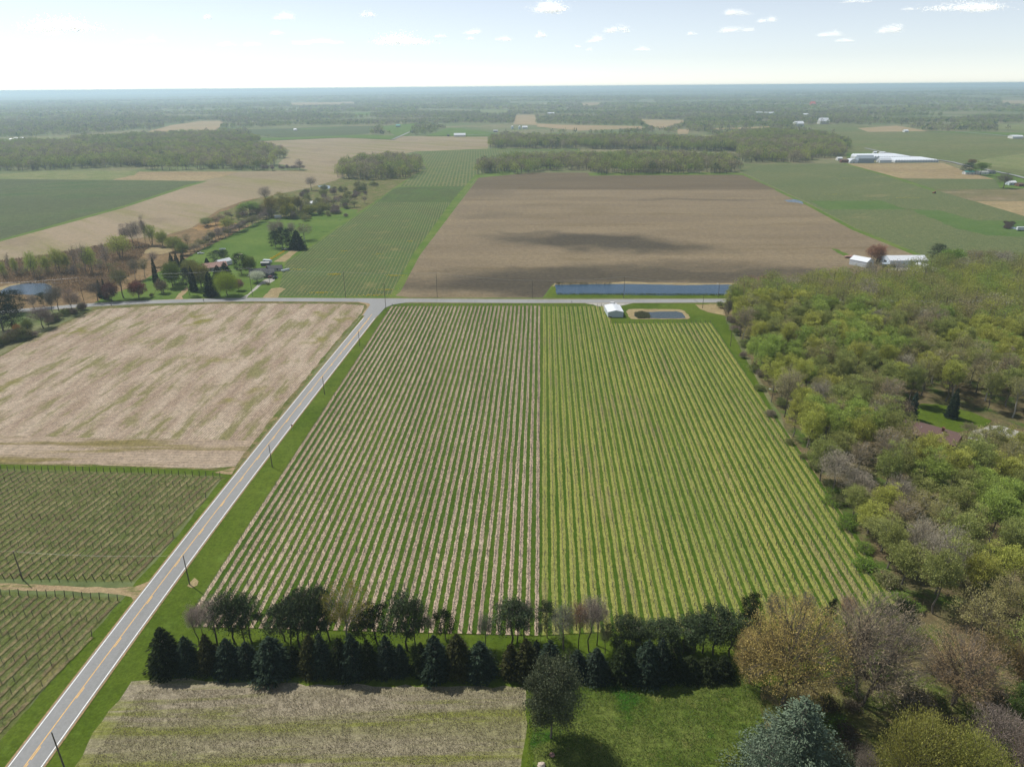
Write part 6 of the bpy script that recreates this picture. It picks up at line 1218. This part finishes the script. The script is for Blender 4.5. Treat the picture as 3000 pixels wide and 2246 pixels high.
# daffodil row, raised bed
r = np.random.default_rng(4); A, Bq = at(*z7(1275, 500)), at(*z7(1480, 375)); n = 900; t = r.random((n, 1)); C = np.array(A)[None] + (np.array(Bq) - np.array(A))[None] * t + r.normal(0, .75, (n, 3)) * [1, 1, .05] + [0, 0, .35]
q = leafquads(r, C, .5, .4); o = link(bpy.data.objects.new('daffodils', qmesh('daffodils', q.reshape(-1, 3), quads(n), M['canopy'], col=np.tile([.62, .47, .03], (n, 1))))); tag(o, 'long row of yellow flowers along the garden bed on the lawn', 'flowers', None, 'stuff')
fl_ = []; 
for (x, y, s, n) in [(940, 858, 9, 150), (985, 805, 5, 60), (1008, 736, 7, 60), (1085, 866, 14, 150), (1157, 808, 8, 110), (1130, 850, 7, 70), (1108, 745, 5, 40), (1200, 708, 4, 30), (870, 790, 7, 60), (980, 804, 5, 90), (2440, 570, 18, 60), (2470, 523, 12, 50), (2660, 580, 20, 90), (1340, 525, 12, 40)]:
    b = at(x, y); fl_.append(np.array(b)[None] + r.normal(0, 1, (n, 3)) * [s * .5, 1.4, .05] + [0, 0, .4])
C = np.concatenate(fl_); q = leafquads(r, C, .55, .45); o = link(bpy.data.objects.new('wild_mustard', qmesh('wild_mustard', q.reshape(-1, 3), quads(len(C)), M['canopy'], col=np.tile([.58, .46, .04], (len(C), 1))))); tag(o, 'patches of yellow wild flowers scattered through the green vineyards', 'flowers', None, 'stuff')
# road sign beside the near road
sg = empty('road_sign', at(857, 1261), R(12)); tag(sg, 'small brown and yellow road sign on a post beside the near road', 'road sign')
mb = MB(); mb.tube([(0, 0, 0), (0, 0, 2.9)], [.05, .05], 6); mb.build('sign_post', M['metal_grey'], sg)
mb = MB(); mb.prism([(0, 2.0), (.5, 2.45), (0, 2.95), (-.5, 2.45)], -.03, .03); mb.build('sign_plate', M['sign_brown'], sg)
mb = MB(); mb.box(-.35, .35, -.03, .03, 1.45, 1.8); mb.build('sign_panel', M['sign_yellow'], sg)
for px_m, py_m, lab in ((1675, 889.5, 'dark mailbox on a post at the vineyard edge of the cross road'), (597, 883.5, 'mailbox opposite the left driveway'), (327, 897.5, 'mailbox at the roadside by the road bend')):
    mbx = empty('mailbox', at(px_m, py_m)); tag(mbx, lab, 'mailbox')
    mb = MB(); mb.box(-.1, .1, -.1, .1, 0, 1.35); mb.build('post', M['pole'], mbx)
    mb = MB(); mb.prism([(-.22, 1.35), (.22, 1.35), (.22, 1.6), (.12, 1.75), (-.12, 1.75), (-.22, 1.6)], -.45, .45); mb.build('box', M['dark'], mbx)
# red tractor in the right green field
b = at(*z5b(1152, 672)); tr = empty('tractor', b, R(150)); tag(tr, 'small red tractor working in the green field on the right', 'tractor')
mb = MB(); mb.prism([(-.4, .8), (1.9, .8), (1.95, 1.6), (-.4, 1.8)], -.45, .45); mb.build('hood', M['tractor_red'], tr)
mb = MB(); mb.prism([(-1.7, 1.3), (-.2, 1.3), (-.3, 2.7), (-1.5, 2.7)], -.7, .7); mb.build('cab', M['glass'], tr); mb = MB(); mb.box(-1.8, -.1, -.85, .85, 2.7, 2.85); mb.build('cab_roof', M['tractor_red'], tr)
for x, rr_, s in ((-1.0, .85, 1), (-1.0, .85, -1), (1.4, .5, 1), (1.4, .5, -1)): mb = MB(); mb.tube([(x, s * .7, rr_), (x, s * 1.15, rr_)], [rr_, rr_], 16); mb.build('wheel', M['rubber'], tr)
# white container at the right edge
b = at(2994, 676); ct = empty('container', b, R(-5)); tag(ct, 'white box trailer at the right edge of the green field', 'trailer')
mb = MB(); mb.box(-5, 5, -1.3, 1.3, .9, 3.7); mb.build('box', M['plastic_white'], ct); mb = MB(); mb.box(-4.8, 4.8, -1.1, 1.1, .55, .9); mb.build('frame', M['dark'], ct)
for x in (-3.5, -2.4, 3.2):
    for s in (-1.2, 1.2): mb = MB(); mb.tube([(x, s * .85, .5), (x, s * 1.05, .5)], [.5, .5], 12); mb.build('wheel', M['rubber'], ct)
# brown machinery heap left of the farm sheds
def rock(name, x, y, s, mat, label, cat, seed):
    r = np.random.default_rng(seed); mb = MB(); import bmesh
    bm = bmesh.new(); bmesh.ops.create_icosphere(bm, subdivisions=2, radius=1)
    for v in bm.verts:
        k = 1 + .35 * (float(vnoise(np.array([v.co.x * 1.7 + seed]), np.array([v.co.y * 1.7 + v.co.z * 2.3]), seed)[0]) - .5); v.co = Vector((v.co.x * s[0] * k, v.co.y * s[1] * k, v.co.z * s[2] * k + s[2] * .7))
    me = bpy.data.meshes.new(name); bm.to_mesh(me); bm.free(); me.materials.append(M[mat]); o = link(bpy.data.objects.new(name, me)); o.location = (x, y, 0); tag(o, label, cat); return o
b = at(1586, 2243); rock('boulder', b.x, b.y, (.9, .7, .5), 'stone', 'pale pinkish boulder at the bottom edge below the lone pine', 'boulder', 3)
b = at(1617, 2212); rock('stump', b.x, b.y, (.6, .6, .35), 'rust_roof', 'weathered grey-brown stump in the grass below the lone pine', 'stump', 4)
b = at(2494, 755); rock('brush_pile', b.x, b.y, (6, 3, 1.2), 'rust_roof', 'rusty brush pile at the end of the green spur in the ploughed field', 'brush pile', 5)
b = at(459, 1889); rock('garden_ornament', b.x, b.y, (.5, .4, .4), 'plastic_white', 'pale stone in the grass left of the first spruce', 'stone', 6)
b = at(452, 1893); plant('shrub', b.x, b.y, 1.3, 1.9, (0.05, 0.12, 0.06), 'small dark green bush left of the first spruce')

# cattails of the round pond and reeds on the long pond
r = np.random.default_rng(8)
def reeds(name, label, P, n, h, col, lean=.15, L=1.4, Wd=.25):
    P = W(P); x = [p[0] for p in P]; y = [p[1] for p in P]; X = r.uniform(min(x), max(x), n * 4); Y = r.uniform(min(y), max(y), n * 4); k = inpoly(X, Y, P); X, Y = X[k][:n], Y[k][:n]
    C = np.stack([X, Y, r.uniform(.3, h, len(X))], -1); q = leafquads(r, C, L, Wd, np.array([[0, 0, 1.]]), 2.5); c = np.array(col)[None] * r.uniform(.6, 1.4, (len(q), 1))
    o = link(bpy.data.objects.new(name, qmesh(name, q.reshape(-1, 3), quads(len(q)), M['canopy'], col=c))); tag(o, label, 'reeds', None, 'stuff')
reeds('cattails', 'grey-green reeds filling the left end of the small pond', [(1858, 920), (1880, 915), (1900, 921), (1907, 932), (1868, 933)], 1800, 1.1, (.17, .18, .10))
reeds('cattails', 'dark reed tufts along the back edge of the long pond', [(1628, 835), (1800, 833), (1800, 831), (1628, 831)], 500, 1.0, (.13, .12, .07))
reeds('cattails', 'dark reed tufts along the front edge of the long pond', [(1632, 864), (2120, 866.5), (2120, 864), (1632, 862)], 1300, .9, (.09, .12, .04))
reeds('marsh_reeds', 'reddish-brown reed bed around the marsh pond', [(-60, 775), (130, 750), (240, 730), (380, 705), (440, 720), (400, 770), (400, 800), (300, 850), (180, 860), (150, 830), (0, 830), (-60, 850)], 26000, 1.5, (.27, .19, .115), L=1.8, Wd=.5)

def tufts(name, label, P, n, h, cols, hole=None):
    P = W(P); x = [p[0] for p in P]; y = [p[1] for p in P]; X = r.uniform(min(x), max(x), n * 3); Y = r.uniform(min(y), max(y), n * 3); k = inpoly(X, Y, P) & (vnoise(X / 1.9 + Y * .21, Y / 1.1, 7) > .22 * r.random(n * 3) + .1); X, Y = X[k][:n], Y[k][:n]
    C = np.stack([X, Y, r.uniform(.08, h, len(X)) + .08], -1); q = leafquads(r, C, h * 1.7, .11, np.array([[0, 0, 1.]]), 1.2); c = np.array(cols)[r.integers(0, len(cols), len(q))] * r.uniform(.7, 1.25, (len(q), 1))
    o = link(bpy.data.objects.new(name, qmesh(name, q.reshape(-1, 3), quads(len(q)), M['canopy'], col=c))); tag(o, label, 'grass', None, 'stuff')
tufts('dry_grass', 'dry stubble tufts all over the foreground field', [(410, 2020), (1535, 2016), (1515, 2290), (225, 2290)], 42000, .22, [(.33, .285, .21), (.29, .245, .17), (.21, .20, .10), (.37, .32, .24)])
tufts('lawn_grass', 'uneven long grass on the foreground lawn', [(1560, 2000), (1900, 2005), (2130, 1960), (2240, 2020), (2260, 2290), (1540, 2290)], 30000, .24, [(.08, .15, .025), (.16, .20, .05), (.06, .12, .02), (.22, .22, .09)])

# ---------------------------------------------------------------- clouds, far above the haze
mc = bpy.data.materials.new('cloud'); mc.use_nodes = True; n_ = mc.node_tree
for x in list(n_.nodes): n_.nodes.remove(x)
oo = n_.nodes.new('ShaderNodeOutputMaterial'); d_ = n_.nodes.new('ShaderNodeBsdfDiffuse'); t_ = n_.nodes.new('ShaderNodeBsdfTranslucent'); x_ = n_.nodes.new('ShaderNodeAddShader'); 
d_.inputs[0].default_value = (.64, .64, .64, 1); t_.inputs[0].default_value = (.64, .64, .64, 1); pass
n_.links.new(d_.outputs[0], x_.inputs[0]); n_.links.new(t_.outputs[0], x_.inputs[1]); n_.links.new(x_.outputs[0], oo.inputs[0])
CL = [(180, 60, 150, 50), (160, 95, 40, 14), (610, 47, 28, 18), (838, 42, 62, 26), (815, 92, 40, 16), (880, 118, 45, 22), (667, 125, 50, 16), (745, 125, 52, 16), (400, 118, 60, 14), (455, 112, 40, 20), (310, 155, 60, 14), (80, 150, 60, 12), (665, 75, 0, 0), (1076, 36, 36, 22), (1170, 108, 150, 40), (1290, 103, 36, 12), (1405, 88, 62, 20), (1378, 110, 30, 12), (1470, 108, 44, 20),
      (1585, 96, 34, 26), (1610, 8, 118, 50), (1752, 110, 48, 24), (1808, 78, 62, 30), (1880, 138, 42, 18), (1690, 133, 24, 10), (1725, 142, 18, 10), (2155, 26, 62, 32), (2160, 78, 76, 26), (2252, 52, 52, 22), (2030, 94, 28, 14), (2436, 92, 58, 24), (2470, 114, 52, 14), (2615, 78, 66, 30), (2820, 12, 170, 30), (2510, 1, 60, 10), (2660, 22, 28, 12), (590, 150, 30, 10), (940, 112, 60, 26), (990, 120, 30, 16)]
rc = np.random.default_rng(12)
def faceq(r, C, s):
    n = len(C); nn = norm(np.array(sd)[None] + r.normal(0, .45, (n, 3))); u = norm(np.cross(nn, r.normal(size=(n, 3)))); w = np.cross(nn, u); s = s * r.uniform(.6, 1.2, (n, 1)) * .5
    return np.stack([C - u * s, C - w * s, C + u * s, C + w * s], 1)
for k, (px, py, wpx, hpx) in enumerate(CL):
    if wpx == 0: continue
    d = Vector(ray(px, py + hpx * .2)).normalized(); dist = 1250 / max(d.z, .012); dist = min(dist, 26000); c = Vector((0, 0, CH)) + d * dist; m = dist / FPX * .93
    Wm, Hm = wpx * m, hpx * m; nb = 5 + int(wpx / 22); pts = []
    for j in range(nb):
        u = rc.uniform(-.42, .42); hgt = (1 - abs(u * 2) ** 1.6) * rc.uniform(.4, 1); s = np.array([Wm * rc.uniform(.09, .17), Wm * .12, Hm * .16 * (.5 + hgt)])
        ct_ = np.array([u * Wm, rc.normal(0, .1) * Wm, Hm * (-.28 + .45 * hgt * rc.uniform(.3, 1))]); p = rc.normal(0, 1.0, (230, 3)); p[:, 2] = np.where(p[:, 2] < 0, p[:, 2] * .55, p[:, 2])
        pts.append(p * s + ct_)
    p = np.concatenate(pts); q = faceq(rc, p, (Wm * .009 + Hm * .024))
    o = link(bpy.data.objects.new('cloud', qmesh('cloud', q.reshape(-1, 3), quads(len(q)), mc))); o.location = c
    side = 'left' if px < 1000 else 'middle' if px < 2000 else 'right'
    tag(o, ('long' if wpx > 100 else 'small' if wpx > 45 else 'tiny') + f' pale cumulus cloud in the {side} part of the sky, ' + ('near the top edge' if py < 50 else 'midway up' if py < 105 else 'low above the horizon'), 'cloud', ('long' if wpx > 100 else 'small' if wpx > 45 else 'tiny') + f' clouds {side} ' + ('top' if py < 50 else 'mid' if py < 105 else 'low'))

# ---------------------------------------------------------------- haze
mb = MB(); mb.box(-46000, 46000, -3000, 46000, -130, 136)
hz = MB(); hz.box(-46000, 46000, -3000, 46000, -130, 136)
mh = bpy.data.materials.new('haze'); mh.use_nodes = True; nh = mh.node_tree
for x in list(nh.nodes): nh.nodes.remove(x)
ho = nh.nodes.new('ShaderNodeOutputMaterial'); pv = nh.nodes.new('ShaderNodeVolumePrincipled'); nh.links.new(pv.outputs[0], ho.inputs['Volume'])
pv.inputs['Color'].default_value = (0.66, 0.86, 1.0, 1); pv.inputs['Density'].default_value = 1.15e-4; pv.inputs['Anisotropy'].default_value = 0.4
o = hz.build('haze', mh); tag(o, 'thin blue air haze over the far country', 'haze', None, 'stuff')
